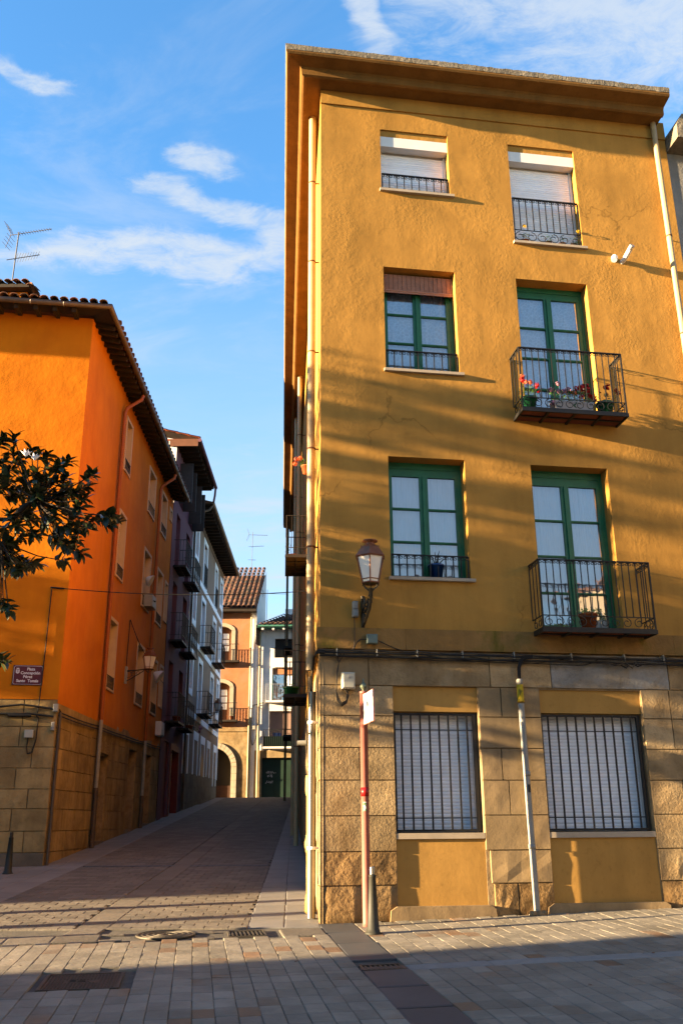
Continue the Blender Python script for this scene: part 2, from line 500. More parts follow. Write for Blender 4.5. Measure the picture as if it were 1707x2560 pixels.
class MB:
    def __init__(s, fr=WF):
        s.fr, s.v, s.f, s.sm = fr, [], [], []

    def add(s, vs, fs, smooth=False):
        o = len(s.v)
        s.v += [s.fr.P(*p) for p in vs]
        s.f += [[i + o for i in f] for f in fs]
        s.sm += [smooth] * len(fs)
        return s

    def box(s, u0, u1, d0, d1, z0, z1):
        return s.add([(u0, d0, z0), (u1, d0, z0), (u1, d1, z0), (u0, d1, z0), (u0, d0, z1), (u1, d0, z1), (u1, d1, z1), (u0, d1, z1)],
                     [[0, 3, 2, 1], [4, 5, 6, 7], [0, 1, 5, 4], [1, 2, 6, 5], [2, 3, 7, 6], [3, 0, 4, 7]])

    def quad(s, a, b, c, d):
        return s.add([a, b, c, d], [[0, 1, 2, 3]])

    def tube(s, pts, r, n=6, smooth=True, caps=True):
        pts = [Vector(p) for p in pts]
        rr = r if isinstance(r, (list, tuple)) else [r] * len(pts)
        vs, fs = [], []
        a = None
        for k, p in enumerate(pts):
            t = (pts[min(k + 1, len(pts) - 1)] - pts[max(k - 1, 0)])
            t = t.normalized() if t.length > 1e-9 else Vector((0, 0, 1))
            if a is None:
                a = t.cross(Vector((0.31, 0.2, 0.93)))
                if a.length < 0.2:
                    a = t.cross(Vector((1, 0, 0)))
            a = (a - t * a.dot(t)).normalized()
            b = t.cross(a)
            for j in range(n):
                an = 2 * pi * j / n + pi / n
                vs.append(tuple(p + (a * cos(an) + b * sin(an)) * rr[k]))
            if k:
                for j in range(n):
                    j2 = (j + 1) % n
                    fs.append([(k - 1) * n + j, (k - 1) * n + j2, k * n + j2, k * n + j])
        s.add(vs, fs, smooth)
        if caps:
            e = (len(pts) - 1) * n
            s.add(vs[:n], [list(range(n))[::-1]])
            s.add(vs[e:], [list(range(n))])
        return s

    def lathe(s, prof, cu, cd, n=16, smooth=True):
        vs, fs = [], []
        for k, (r, z) in enumerate(prof):
            for j in range(n):
                an = 2 * pi * j / n
                vs.append((cu + r * cos(an), cd + r * sin(an), z))
            if k:
                for j in range(n):
                    j2 = (j + 1) % n
                    fs.append([(k - 1) * n + j, (k - 1) * n + j2, k * n + j2, k * n + j])
        e = (len(prof) - 1) * n
        fs.append(list(range(n))[::-1])
        fs.append(list(range(e, e + n)))
        return s.add(vs, fs, smooth)

    def prism(s, poly, d0, d1):
        """poly in (u, z), pushed from d0 to d1"""
        n = len(poly)
        vs = [(u, d0, z) for u, z in poly] + [(u, d1, z) for u, z in poly]
        fs = [list(range(n)), list(range(n, 2 * n))[::-1]]
        fs += [[j, j + n, (j + 1) % n + n, (j + 1) % n] for j in range(n)]
        return s.add(vs, fs)

    def wall(s, u0, u1, z0, z1, holes, d=0.0, depth=0.3, back=False):
        """wall sheet with openings (ua, ub, za, zb) and their reveals"""
        us = sorted({u0, u1, *[h[0] for h in holes], *[h[1] for h in holes]})
        zs = sorted({z0, z1, *[h[2] for h in holes], *[h[3] for h in holes]})
        us = [u for u in us if u0 <= u <= u1]
        zs = [z for z in zs if z0 <= z <= z1]
        for a, b in zip(us, us[1:]):
            for c, e in zip(zs, zs[1:]):
                mu, mz = (a + b) / 2, (c + e) / 2
                if any(h[0] < mu < h[1] and h[2] < mz < h[3] for h in holes):
                    continue
                s.quad((a, d, c), (b, d, c), (b, d, e), (a, d, e))
        for h in holes:
            dp = h[4] if len(h) > 4 else depth
            a, b, c, e = h[:4]
            s.quad((a, d, c), (a, d, e), (a, d + dp, e), (a, d + dp, c))
            s.quad((b, d, c), (b, d + dp, c), (b, d + dp, e), (b, d, e))
            s.quad((a, d, e), (b, d, e), (b, d + dp, e), (a, d + dp, e))
            s.quad((a, d, c), (a, d + dp, c), (b, d + dp, c), (b, d, c))
            if back:
                s.quad((a, d + dp, c), (b, d + dp, c), (b, d + dp, e), (a, d + dp, e))
        return s

    def mesh(s, name, loc=Vector((0, 0, 0)), mat=None):
        me = bpy.data.meshes.new(name)
        me.from_pydata([tuple(v - loc) for v in s.v], [], s.f)
        me.polygons.foreach_set('use_smooth', s.sm)
        if s.fr.side < 0:
            me.flip_normals()
        if mat:
            me.materials.append(mat)
        me.update()
        return me


WL = {}                                  # world location of every object made


def link(o, parent=None, wloc=None):
    C.objects.link(o)
    if parent is not None:
        o.parent = parent
        base = WL[parent.name]
        if wloc is None:
            wloc = base
        o.location = wloc - base
    elif wloc is not None:
        o.location = wloc
    WL[o.name] = Vector(wloc) if wloc is not None else Vector((0, 0, 0))
    return o


def tag(o, label=None, cat=None, group=None, kind=None):
    for k, v in (('label', label), ('category', cat), ('group', group), ('kind', kind)):
        if v:
            o[k] = v
    return o


def thing(name, label, cat, loc, group=None):
    o = bpy.data.objects.new(name, None)
    o.empty_display_size = 0.2
    link(o, None, Vector(loc))
    return tag(o, label, cat, group)


def part(name, mb, mat, parent, label=None, kind=None):
    o = bpy.data.objects.new(name, mb.mesh(name, WL[parent.name], mat))
    link(o, parent)
    return tag(o, label, kind=kind)


def solo(name, mb, mat, loc, label=None, cat=None, group=None, kind=None):
    loc = Vector(loc)
    o = bpy.data.objects.new(name, mb.mesh(name, loc, mat))
    link(o, None, loc)
    return tag(o, label, cat, group, kind)


MESHES = {}


def shared(key, mat, fn):
    k = (key, mat.name)
    if k not in MESHES:
        mb = MB()
        fn(mb)
        MESHES[k] = mb.mesh(key.split('|')[0], Vector((0, 0, 0)), mat)
    return MESHES[k]


def inst(name, me, parent, fr, p, rx=0, scale=None, ry=0, spin=0):
    """an alike piece sharing its mesh, set at frame point p"""
    o = bpy.data.objects.new(name, me)
    link(o, parent, fr.P(*p))
    o.rotation_euler = (rx, ry, fr.rot + spin)
    if scale:
        o.scale = scale
    return o


def copy_tree(o, parent=None, wloc=None, rotz=None):
    c = o.copy()
    C.objects.link(c)
    if parent is not None:
        c.parent = parent
    if wloc is not None:
        c.location = wloc
        WL[c.name] = Vector(wloc)
    if rotz is not None:
        c.rotation_euler.z = rotz
    for ch in list(o.children):
        copy_tree(ch, c)
    return c


# ------------------------------------------------------------------ ground heights
def gz(x, y):
    if y < -8:
        z = -0.294
    elif y < 12.6:
        z = .0368 * y
    elif y < 19.5:
        z = .464 + .067 * (y - 12.6)
    elif y < 47:
        z = .926 + .077 * (y - 19.5)
    else:
        z = 3.0435
    return z + .013 * max(0.0, min(x, 40)) * max(0.0, min(1.0, (20 - y) / 7))


YF = Fr(-.305, 12.6, 81.2)               # front of the ochre house, from its corner to the right
YS = Fr(-.305, 12.6, -3.65, -1)          # its side along the street
OF = Fr(-5.968, 19.5, 81.2)              # front of the orange house (u < 0)
OS = Fr(-5.968, 19.5, -0.78)             # its side and the houses behind it
PF = Fr(-.305, 12.6, 81.2)               # paving frame (d < 0 towards the plaza)

# ------------------------------------------------------------------ the ground
def ground_sheet():
    xs = [-600, -200, -80, -40, -20, -12, -9, -7, -6, -5, -4, -3, -2, -1, 0, 1, 2, 3, 4, 5, 6, 8, 12, 20, 40, 80, 200, 600]
    ys = [-600, -200, -60, -20, -8, -4, 0, 3, 6, 8, 10, 11, 12, 12.6, 13.5, 14.5, 16, 17.5, 19.5, 22, 25, 28, 32, 36, 40, 44, 47, 50, 55, 80, 200, 600]
    mb = MB()
    vs = [(x, y, gz(x, y) - .022) for y in ys for x in xs]
    nx = len(xs)
    mb.add(vs, [[j * nx + i, j * nx + i + 1, (j + 1) * nx + i + 1, (j + 1) * nx + i] for j in range(len(ys) - 1) for i in range(nx - 1)])
    return solo('ground', mb, m_joint, (0, 0, 0), kind='structure')


ground = ground_sheet()

SX = 0.5


def paver_mesh(seed, mat):
    """a unit block with worn, slightly chamfered upper edges"""
    def mk(mb):
        r = random.Random(seed)
        c = 0.035
        j = lambda a: a + r.uniform(-.012, .012)
        lo = [(-.5, -.5, -.03), (.5, -.5, -.03), (.5, .5, -.03), (-.5, .5, -.03)]
        mi = [(j(-.5), j(-.5), -.005), (j(.5), j(-.5), -.005), (j(.5), j(.5), -.005), (j(-.5), j(.5), -.005)]
        hi = [(-.5 + c, -.5 + c, r.uniform(-.001, .001)), (.5 - c, -.5 + c, r.uniform(-.001, .001)), (.5 - c, .5 - c, r.uniform(-.001, .001)), (-.5 + c, .5 - c, 0)]
        mb.add(lo + mi + hi, [[0, 1, 5, 4], [1, 2, 6, 5], [2, 3, 7, 6], [3, 0, 4, 7], [4, 5, 9, 8], [5, 6, 10, 9], [6, 7, 11, 10], [7, 4, 8, 11], [8, 9, 10, 11]])
    return shared('paver|%d' % seed, mat, mk)


def lay(items, mat, name, n_single, group_name=None):
    """items: (x, y, width, length, heading). The nearest n_single are pieces of their own, the rest one mass"""
    items = sorted(items, key=lambda t: hypot(t[0], t[1]))
    rest = MB()
    for k, (x, y, w, l, hd) in enumerate(items):
        g, g2 = 0.0035, 0.009
        dzx = (gz(x + .1, y) - gz(x - .1, y)) / .2
        dzy = (gz(x, y + .1) - gz(x, y - .1)) / .2
        z = gz(x, y) + R.uniform(-.0015, .0015)
        a = radians(-hd)
        ax = Vector((cos(a), sin(a), dzx * cos(a) + dzy * sin(a))).normalized()
        ay = Vector((-sin(a), cos(a), -dzx * sin(a) + dzy * cos(a))).normalized()
        az = ax.cross(ay).normalized()
        ay = az.cross(ax)
        az = (az + ax * R.uniform(-.006, .006) + ay * R.uniform(-.006, .006)).normalized()
        ax = (ax - az * ax.dot(az)).normalized()
        ay = az.cross(ax)
        me = paver_mesh(R.randrange(5), mat)
        if k < n_single:
            o = bpy.data.objects.new(name, me)
            link(o, ground, Vector((x, y, z)))
            o.rotation_euler = Matrix((ax, ay, az)).transposed().to_euler()
            o.scale = (w - g, l - g2, 1)
        else:
            c = Vector((x, y, z))
            vs = [tuple(c + ax * v.co.x * (w - g) + ay * v.co.y * (l - g2) + az * v.co.z) for v in me.vertices]
            rest.add(vs, [list(p.vertices) for p in me.polygons])
    if rest.v:
        o = bpy.data.objects.new(name + 's_beyond', rest.mesh(name, Vector((0, 0, 0)), mat))
        link(o, ground)
        o['kind'] = 'stuff'


def cam_px(x, y, z):
    d = Vector((x, y, z)) - Vector((0, 0, 1.6))
    f = d.dot(fwd)
    return (853.5 + 2297 * d.dot(rt) / f, 1280 - 2297 * d.dot(up) / f) if f > .1 else (1e6, 1e6)


# openings in the paving: covers and gratings (centre p, q, half sizes) in the paving frame
COVERS = [(-1.89, .52, .34, .34), (-.95, .61, .24, .26), (-2.54, 3.2, .36, .38), (.19, 3.06, .22, .16)]
plaza, strip, gran, bandsl = [], [], [], []
HD = -8.8


def pf(p, q):
    v = PF.P(p, -q, 0)
    return v.x, v.y


def blocked(p, q, w, l):
    return any(abs(p - c[0]) < c[2] + w * .42 and abs(q - c[1]) < c[3] + l * .42 for c in COVERS)


col = 0
p = .42
while p < 7.0:                                   # right of the slate strip
    w = .178
    q = .02 + (.15 if col % 2 else 0) + R.uniform(0, .04)
    q = -.06 if col % 2 else .06
    while q < 6.6:
        l = .285
        if q < 3.0 < q + l:
            l = 3.0 - q
        if 2.99 < q < 3.26:
            q = 3.27
            continue
        if l > .07 and not blocked(p + w / 2, q + l / 2, w, l):
            plaza.append((*pf(p + w / 2, q + l / 2), w, l, HD))
        q += l
    p += w
    col += 1
p = -.03
while p > -6.5:                                  # left of it
    w = .172
    p -= w
    q = .90 + (0.0 if col % 2 else .15)
    while q < 6.6:
        l = .300
        if q < 3.27 < q + l - .05:
            l = 3.27 - q
        if l > .07 and not blocked(p + w / 2, q + l / 2, w, l):
            plaza.append((*pf(p + w / 2, q + l / 2), w, l, HD))
        q += l
    col += 1
q = -.02
k = 0
while q < 6.8:
    l = .80
    if not blocked(.19, q + l / 2, .3, l * .5):
        strip.append((*pf(.195, q + l / 2), .45, l, HD + 0.6))
    else:
        strip.append((*pf(.195, q + .14), .45, .28, HD + .6))
        strip.append((*pf(.195, q + l - .07), .45, .14, HD + .6))
    q += l
p = .43
while p < 7.0:
    gran.append((*pf(p + .4, 3.135), .8, .27, HD))
    p += .8
p = -.03
while p > -6:                                    # brownish slabs along the edge of the plaza, with the manhole in them
    p -= .52
    if not blocked(p + .26, .62, .52, .5):
        bandsl.append((*pf(p + .26, .625), .52, .54, HD))
    else:
        for (a, b) in ((p + .13, .40), (p + .39, .40), (p + .13, .84), (p + .39, .84)):
            if not blocked(a, b, .2, .06):
                bandsl.append((*pf(a, b), .26, .1, HD))
keep = lambda L, m=60: [t for t in L if -m < cam_px(t[0], t[1], gz(t[0], t[1]))[0] < 1707 + m and cam_px(t[0], t[1], gz(t[0], t[1]))[1] < 2700]
lay(keep(plaza, 160), m_paver, 'paver', 300)
lay(keep(bandsl, 200), m_block, 'edge_slab', 40)
lay(strip, m_strip, 'slate_slab', 20)
lay(gran, m_granite, 'granite_slab', 20)

# the street: blocks laid across it, a gutter of slabs down the middle, slab pavements at both sides
blocks, gut, pav = [], [], []
y = 12.30
row = 0
while y < 47.2:
    l = .205
    yc = y + l / 2
    xl = -5.05 - .022 * (yc - 14)
    xr = -1.20 - .036 * (yc - 12.5)
    xc = -3.12 - .012 * (yc - 12)
    top = 12.6 - .35 * 1.012
    for a, b in ((xl, xc - .2), (xc + .2, xr)):
        x = a - (.15 if row % 2 else 0)
        while x < b - .02:
            w = .30
            x0, x1 = max(x, a), min(x + w, b)
            lim = pf((x0 + x1) / 2 + .3, .36)[1]
            if x1 - x0 > .06 and yc - l / 2 > 12.6 + (x0 + .305) * .155 - .40:
                if abs(yc - 19.42) > .12:
                    blocks.append(((x0 + x1) / 2, yc, x1 - x0, l, -2))
            x += w
    y += l
    row += 1
y = 11.75
while y < 47.2:
    gut.append((-3.12 - .012 * (y - 12), y + .3, .39, .6, -1.5))
    y += .6
y = 12.35
while y < 47:
    l = .62
    yc = y + l / 2
    wallx = -.305 - .0637 * (yc - 12.6)
    xr = -1.20 - .036 * (yc - 12.5)
    n = 2
    for k in range(n):
        w = (wallx - xr) / n
        pav.append((xr + w * (k + .5), yc, w, l, -3))
    y += l
y = 12.6
while y < 48:
    l = .62
    yc = y + l / 2
    xl = -5.05 - .022 * (yc - 14)
    x = xl
    while x > (-6.1 if yc > 19.4 else -9.5):
        pav.append((x - .23, yc, .46, l, -2))
        x -= .46
    y += l
cross = [(-5.1 + .3 * k + .15, 19.42, .3, .2, 0) for k in range(12)]
lay(keep(blocks), m_block, 'paving_block', 300)
lay(keep(gut), m_block, 'gutter_slab', 60)
lay(keep(pav, 100), m_slab, 'pavement_slab', 120)
lay(cross, m_strip, 'slate_slab', 12)


def far_paving():
    """past what the picture shows the paving goes on as a sheet"""
    mb = MB()
    for (x0, x1, y0, y1) in ((-30, 14, -20, 6.3), (-30, -7.4, 6.3, 14), (-30, -8.5, 14, 22), (-60, 20, 47.4, 60)):
        n = 8
        for i in range(n):
            for j in range(n):
                xa, xb = x0 + (x1 - x0) * i / n, x0 + (x1 - x0) * (i + 1) / n
                ya, yb = y0 + (y1 - y0) * j / n, y0 + (y1 - y0) * (j + 1) / n
                mb.quad((xa, ya, gz(xa, ya) - .006), (xb, ya, gz(xb, ya) - .006), (xb, yb, gz(xb, yb) - .006), (xa, yb, gz(xa, yb) - .006))
    solo('pavement', mb, m_slab, (0, 0, 0), kind='structure')


far_paving()


def manhole():
    x, y = pf(-1.89, .52)
    z = gz(x, y)
    t = thing('manhole_cover', 'round cast iron manhole cover with raised rings in the band of slabs', 'manhole cover', (x, y, z))
    tilt = lambda u, d: gz(u, d) - z
    mb = MB()

    def ring(r0, r1, h, n=40, gaps=0):
        for j in range(n):
            if gaps and j % gaps == 0:
                continue
            a0, a1 = 2 * pi * j / n, 2 * pi * (j + 1) / n
            P = [(x + r * cos(a), y + r * sin(a)) for r, a in ((r0, a0), (r1, a0), (r1, a1), (r0, a1))]
            lo = [(u, d, gz(u, d) - .01) for u, d in P]
            hi = [(u, d, gz(u, d) + h) for u, d in P]
            mb.add(lo + hi, [[4, 5, 6, 7], [0, 1, 5, 4], [1, 2, 6, 5], [2, 3, 7, 6], [3, 0, 4, 7]])
    ring(.0, .31, .001)
    part('plate', mb, m_castiron, t)
    mb = MB()
    for r0, r1, g in ((.315, .345, 0), (.265, .285, 0), (.20, .225, 0), (.13, .15, 0)):
        mb = MB()
        ring(r0, r1, .006, gaps=g)
        part('raised_ring', mb, m_castiron, t)
    mb = MB()
    for dx, pts in ((-.06, [(-.03, .05), (-.03, -.05), (.03, -.05)]), (.0, [(-.02, .05), (-.02, -.05), (.03, .0), (-.02, .05)]), (.06, [(.03, .05), (-.02, .04), (-.02, -.04), (.03, -.05)])):
        mb.tube([(x + dx + a, y + b, gz(x, y) + .004 + .04 * b) for a, b in pts], .006, 4)
    part('raised_lettering', mb, m_castiron, t)


def grating(name, p, q, hw, hl, nb, label, along=False):
    x, y = pf(p, q)
    t = thing(name, label, 'drain grate', (x, y, gz(x, y)))
    f = Fr(x, y, 81.2)
    zz = lambda u, d: gz(*f.P(u, d, 0).xy)
    mb = MB(f)
    for (u0, u1, d0, d1) in ((-hw, hw, -hl, -hl + .025), (-hw, hw, hl - .025, hl), (-hw, -hw + .025, -hl + .025, hl - .025), (hw - .025, hw, -hl + .025, hl - .025)):
        mb.add([(u0, d0, zz(u0, d0) - .04), (u1, d0, zz(u1, d0) - .04), (u1, d1, zz(u1, d1) - .04), (u0, d1, zz(u0, d1) - .04),
                (u0, d0, zz(u0, d0) + .002), (u1, d0, zz(u1, d0) + .002), (u1, d1, zz(u1, d1) + .002), (u0, d1, zz(u0, d1) + .002)],
               [[4, 5, 6, 7], [0, 1, 5, 4], [1, 2, 6, 5], [2, 3, 7, 6], [3, 0, 4, 7]])
    part('frame', mb, m_castiron, t)
    mb = MB(f)
    mb.box(-hw + .02, hw - .02, -hl + .02, hl - .02, zz(0, 0) - .021, zz(0, 0) - .018)
    part('pit', mb, m_dark, t)
    me = shared('bar|%.3f' % hl, m_castiron, lambda b: b.box(-.009, .009, -hl + .02, hl - .02, -.012, 0))
    for k in range(nb):
        u = -hw + .03 + (2 * hw - .06) * (k + .5) / nb
        inst('bar', me, t, f, (u, 0, zz(u, 0) + .001))
    return t


manhole()
grating('drain_grate', -.95, .61, .22, .24, 8, 'slotted iron drain grate in the sunlit paving right of the round manhole')
grating('drain_grate', .19, 3.06, .20, .14, 7, 'dark iron drain grate set into the slate strip near the bottom of the picture')


def access_cover():
    x, y = pf(-2.54, 3.2)
    t = thing('access_cover', 'square studded iron access cover in the shaded paving at lower left', 'access cover', (x, y, gz(x, y)))
    f = Fr(x, y, 81.2)
    zz = lambda u, d: gz(*f.P(u, d, 0).xy)
    def slab(mb, u0, u1, d0, d1, h, lo=-.02):
        mb.add([(u0, d0, zz(u0, d0) + lo), (u1, d0, zz(u1, d0) + lo), (u1, d1, zz(u1, d1) + lo), (u0, d1, zz(u0, d1) + lo),
                (u0, d0, zz(u0, d0) + h), (u1, d0, zz(u1, d0) + h), (u1, d1, zz(u1, d1) + h), (u0, d1, zz(u0, d1) + h)],
               [[4, 5, 6, 7], [0, 1, 5, 4], [1, 2, 6, 5], [2, 3, 7, 6], [3, 0, 4, 7]])
    mb = MB(f)
    slab(mb, -.31, .31, -.33, .33, -.003)
    part('plate', mb, m_castiron, t)
    mb = MB(f)
    for (a, b, c, d) in ((-.345, .345, -.365, -.335), (-.345, .345, .335, .365), (-.345, -.315, -.335, .335), (.315, .345, -.335, .335)):
        slab(mb, a, b, c, d, .003)
    part('frame', mb, m_castiron, t)
    mb = MB(f)
    for i in range(20):
        for j in range(20):
            u, d = -.285 + i * .03, -.30 + j * .0316
            if abs(u) < .15 and abs(d) < .05:
                continue
            slab(mb, u - .009, u + .009, d - .009, d + .009, .002, -.004)
    part('studs', mb, m_castiron, t, kind='stuff')
    mb = MB(f)
    for du, pts in ((-.08, [(-.03, -.035), (-.03, .035), (.03, .035), (.03, 0), (-.03, 0), (.03, -.035)]), (0, [(-.03, .035), (-.03, -.035), (.03, -.035), (.03, .035), (-.03, .035)]), (.08, [(-.02, .035), (-.02, -.035)])):
        mb.tube([(du + a, b, zz(du + a, b) + .002) for a, b in pts], .005, 4)
    part('raised_lettering', mb, m_castiron, t)


access_cover()


# ------------------------------------------------------------------ building blocks
def stone(fr, u0, u1, z0, z1, d, seed, rough=.008, side=0.0, joint=.0025):
    """one dressed block: joint recessed round it, face uneven"""
    r = random.Random(seed)
    mb = MB(fr)
    u0, u1, z0, z1 = u0 + joint, u1 - joint, z0 + joint, z1 - joint
    b = min(.006 + rough * .8, .02)
    nu, nz = (4, 3) if rough > .004 else (2, 2)
    vs, idx = [], {}
    for j in range(nz + 1):
        for i in range(nu + 1):
            e = i in (0, nu) or j in (0, nz)
            ui = u0 + (u1 - u0) * i / nu
            zj = z0 + (z1 - z0) * j / nz
            if 0 < i < nu:
                ui += r.uniform(-.02, .02)
            if i == 0:
                ui += b * .6 + abs(r.gauss(0, rough * .5))
            if i == nu:
                ui -= b * .6 + abs(r.gauss(0, rough * .5))
            if j == 0:
                zj += b * .6
            if j == nz:
                zj -= b * .6
            dd = d + (b * .35 if e else 0) + r.uniform(-rough, rough) * (.4 if e else 1.0)
            idx[i, j] = len(vs)
            vs.append((ui, dd, zj))
    ring = [(i, 0) for i in range(nu)] + [(nu, j) for j in range(nz)] + [(nu - i, nz) for i in range(nu)] + [(0, nz - j) for j in range(nz)]
    fs = [[idx[i, j], idx[i + 1, j], idx[i + 1, j + 1], idx[i, j + 1]] for j in range(nz) for i in range(nu)]
    o = len(vs)
    for (i, j) in ring:
        vs.append((u0 + (u1 - u0) * i / nu, d + .05, z0 + (z1 - z0) * j / nz))
    n = len(ring)
    for k in range(n):
        a, c = ring[k], ring[(k + 1) % n]
        fs.append([idx[a], o + k, o + (k + 1) % n, idx[c]])
    mb.add(vs, fs, rough > .009)
    return mb


def window_frame(root, fr, u0, u1, z0, z1, d, rows, mat, name='window', head=.13, sidew=.10, mid=.13, bottom=.09, mun=.035, curt=None, glass=m_glass, label=None, top_extra=0):
    """two-leaf casement: frame (with leaves) > panes, curtain"""
    mb = MB(fr)
    cu = (u0 + u1) / 2
    mb.box(u0, u1, d, d + .07, z1 - head * .45, z1)
    mb.box(u0, u0 + sidew * .45, d, d + .07, z0, z1 - head * .45)
    mb.box(u1 - sidew * .45, u1, d, d + .07, z0, z1 - head * .45)
    ua, ub, za, zb = u0 + sidew * .45, u1 - sidew * .45, z0, z1 - head * .45
    e = .012
    mb.box(ua, ub, d + e, d + .06, zb - head * .55, zb)
    mb.box(ua, ua + sidew * .55, d + e, d + .06, za, zb - head * .55)
    mb.box(ub - sidew * .55, ub, d + e, d + .06, za, zb - head * .55)
    mb.box(cu - mid / 2, cu - .004, d + e, d + .06, za, zb - head * .55)
    mb.box(cu + .004, cu + mid / 2, d + e, d + .06, za, zb - head * .55)
    mb.box(cu - .022, cu + .022, d - .012, d + e, za, zb - head * .55)
    for a, b in ((ua + sidew * .55, cu - mid / 2), (cu + mid / 2, ub - sidew * .55)):
        mb.box(a, b, d + e, d + .06, za, za + bottom)
        h = (zb - head * .55 - za - bottom) / rows
        for k in range(1, rows):
            z = za + bottom + h * k
            mb.box(a, b, d + e + .006, d + .05, z - mun / 2, z + mun / 2)
            mb.box(a, b, d + e - .004, d + e + .006, z - mun / 5, z + mun / 5)
    w = part(name, mb, mat, root, label)
    for a, b in ((ua + sidew * .55, cu - mid / 2), (cu + mid / 2, ub - sidew * .55)):
        h = (zb - head * .55 - za - bottom) / rows
        for k in range(rows):
            za2, zb2 = za + bottom + h * k + (mun / 2 if k else 0), za + bottom + h * (k + 1) - (mun / 2 if k < rows - 1 else 0)
            t = R.uniform(-.002, .002)
            mb = MB(fr)
            mb.quad((a, d + .038 + t, za2), (b, d + .038 - t, za2), (b, d + .038 - t, zb2), (a, d + .038 + t, zb2))
            part('pane', mb, glass, w)
    if curt:
        mb = MB(fr)
        n = 40
        vs, fs = [], []
        for i in range(n + 1):
            u = u0 + (u1 - u0) * i / n
            for z in (z0, z1):
                vs.append((u, d + .095 + .012 * sin(i * 1.7) + .006 * sin(i * 4.1), z))
        fs = [[2 * i, 2 * i + 2, 2 * i + 3, 2 * i + 1] for i in range(n)]
        mb.add(vs, fs, True)
        part('curtain', mb, curt, w)
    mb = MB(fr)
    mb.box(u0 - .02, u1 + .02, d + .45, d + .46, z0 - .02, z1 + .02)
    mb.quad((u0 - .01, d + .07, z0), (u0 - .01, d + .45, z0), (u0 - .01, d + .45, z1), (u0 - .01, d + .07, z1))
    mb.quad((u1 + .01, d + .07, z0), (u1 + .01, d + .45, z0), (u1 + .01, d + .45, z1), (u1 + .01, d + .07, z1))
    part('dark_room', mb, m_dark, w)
    return w


def shutter(root, fr, u0, u1, z0, z1, d, pitch=.048, mat=m_slat, box=None, frame=True, name='roller_shutter', label=None):
    """roller shutter of single slats in side guides"""
    mb = MB(fr)
    if frame:
        mb.box(u0, u0 + .04, d - .02, d + .05, z0, z1)
        mb.box(u1 - .04, u1, d - .02, d + .05, z0, z1)
    if box:
        mb.box(u0, u1, d - .17, d - .021, z1 - box, z1)
        mb.box(u0, u1, d - .021, d + .05, z1 - box * .9, z1)
    mb.box(u0 + .001, u1 - .001, d + .035, d + .045, z0 + .001, z1 - .001)
    s = part(name, mb, m_white, root, label)
    L = u1 - u0 - .08
    z1 = z1 - (box or 0)

    def mk(b):
        p = pitch
        vs = []
        prof = [(.012, -p / 2), (.004, -p / 2 + .006), (0, 0), (.003, p / 2 - .008), (.012, p / 2 - .001)]
        for u in (-L / 2, L / 2):
            vs += [(u, a, z) for a, z in prof]
        b.add(vs, [[k, k + 5, k + 6, k + 1] for k in range(4)])
    me = shared('slat|%.3f_%.3f' % (L, pitch), mat, mk)
    z = z0 + pitch / 2
    while z < z1 - pitch * .4:
        inst('slat', me, s, fr, ((u0 + u1) / 2, d, z))
        z += pitch
    return s


def cscroll(r, n=11, turns=1.15, flip=1, t=.006):
    """a C scroll hanging under a rail, curled at both ends"""
    def mk(b):
        pts = []
        for k in range(n + 1):
            a = pi * .5 + 2 * pi * turns * k / n
            rr = r * (1 - .62 * k / n)
            pts.append((flip * (rr * cos(a)), 0, rr * sin(a) - r * .0))
        b.tube(pts, t, 4, False)
    return shared('scroll|%.3f_%d_%d' % (r, flip, n), m_iron, mk)


def guard(root, fr, u0, u1, z0, z1, d, step=.115, scroll=True, low=False, name='window_railing', bar=.0075, rail_w=.016):
    """iron railing across a window: rails > balusters, scrolls under the top rail"""
    mb = MB(fr)
    mb.box(u0, u1, d - rail_w, d + rail_w, z1 - .014, z1)
    mb.box(u0, u1, d - rail_w, d + rail_w, z0, z0 + .012)
    if low:
        mb.box(u0, u1, d - .007, d + .007, z0 + low, z0 + low + .012)
    for q in (u0, u1 - .012):
        mb.box(q, q + .012, d - .007, d + .007, z0 + .006, z1 - .006)
    g = part(name, mb, m_iron, root)
    n = max(2, round((u1 - u0) / step))
    st = (u1 - u0) / n
    zb = z0 + (low + .012 if low else .012)
    me = shared('baluster|%.3f' % (z1 - .014 - zb), m_iron, lambda b: b.box(-bar, bar, -bar, bar, 0, z1 - .014 - zb))
    for k in range(n + 1):
        inst('baluster', me, g, fr, (u0 + st * k + (bar if k == 0 else -bar if k == n else 0), d, zb))
    if scroll:
        r = st * .24
        a, b = cscroll(r, flip=1), cscroll(r, flip=-1)
        for k in range(n):
            c = u0 + st * (k + .5)
            inst('scroll', a, g, fr, (c - st * .23, d, z1 - .016 - r))
            inst('scroll', b, g, fr, (c + st * .23, d, z1 - .016 - r))
    if low:
        r = low * .40
        nn = max(1, round((u1 - u0) / (low * 1.9)))
        sa, sb = cscroll(r, 13, flip=1, t=.007), cscroll(r, 13, flip=-1, t=.007)
        for k in range(nn):
            c = u0 + (u1 - u0) * (k + .5) / nn
            inst('bottom_scroll', sa, g, fr, (c - r * 1.05, d, z0 + low / 2))
            inst('bottom_scroll', sb, g, fr, (c + r * 1.05, d, z0 + low / 2))
    return g


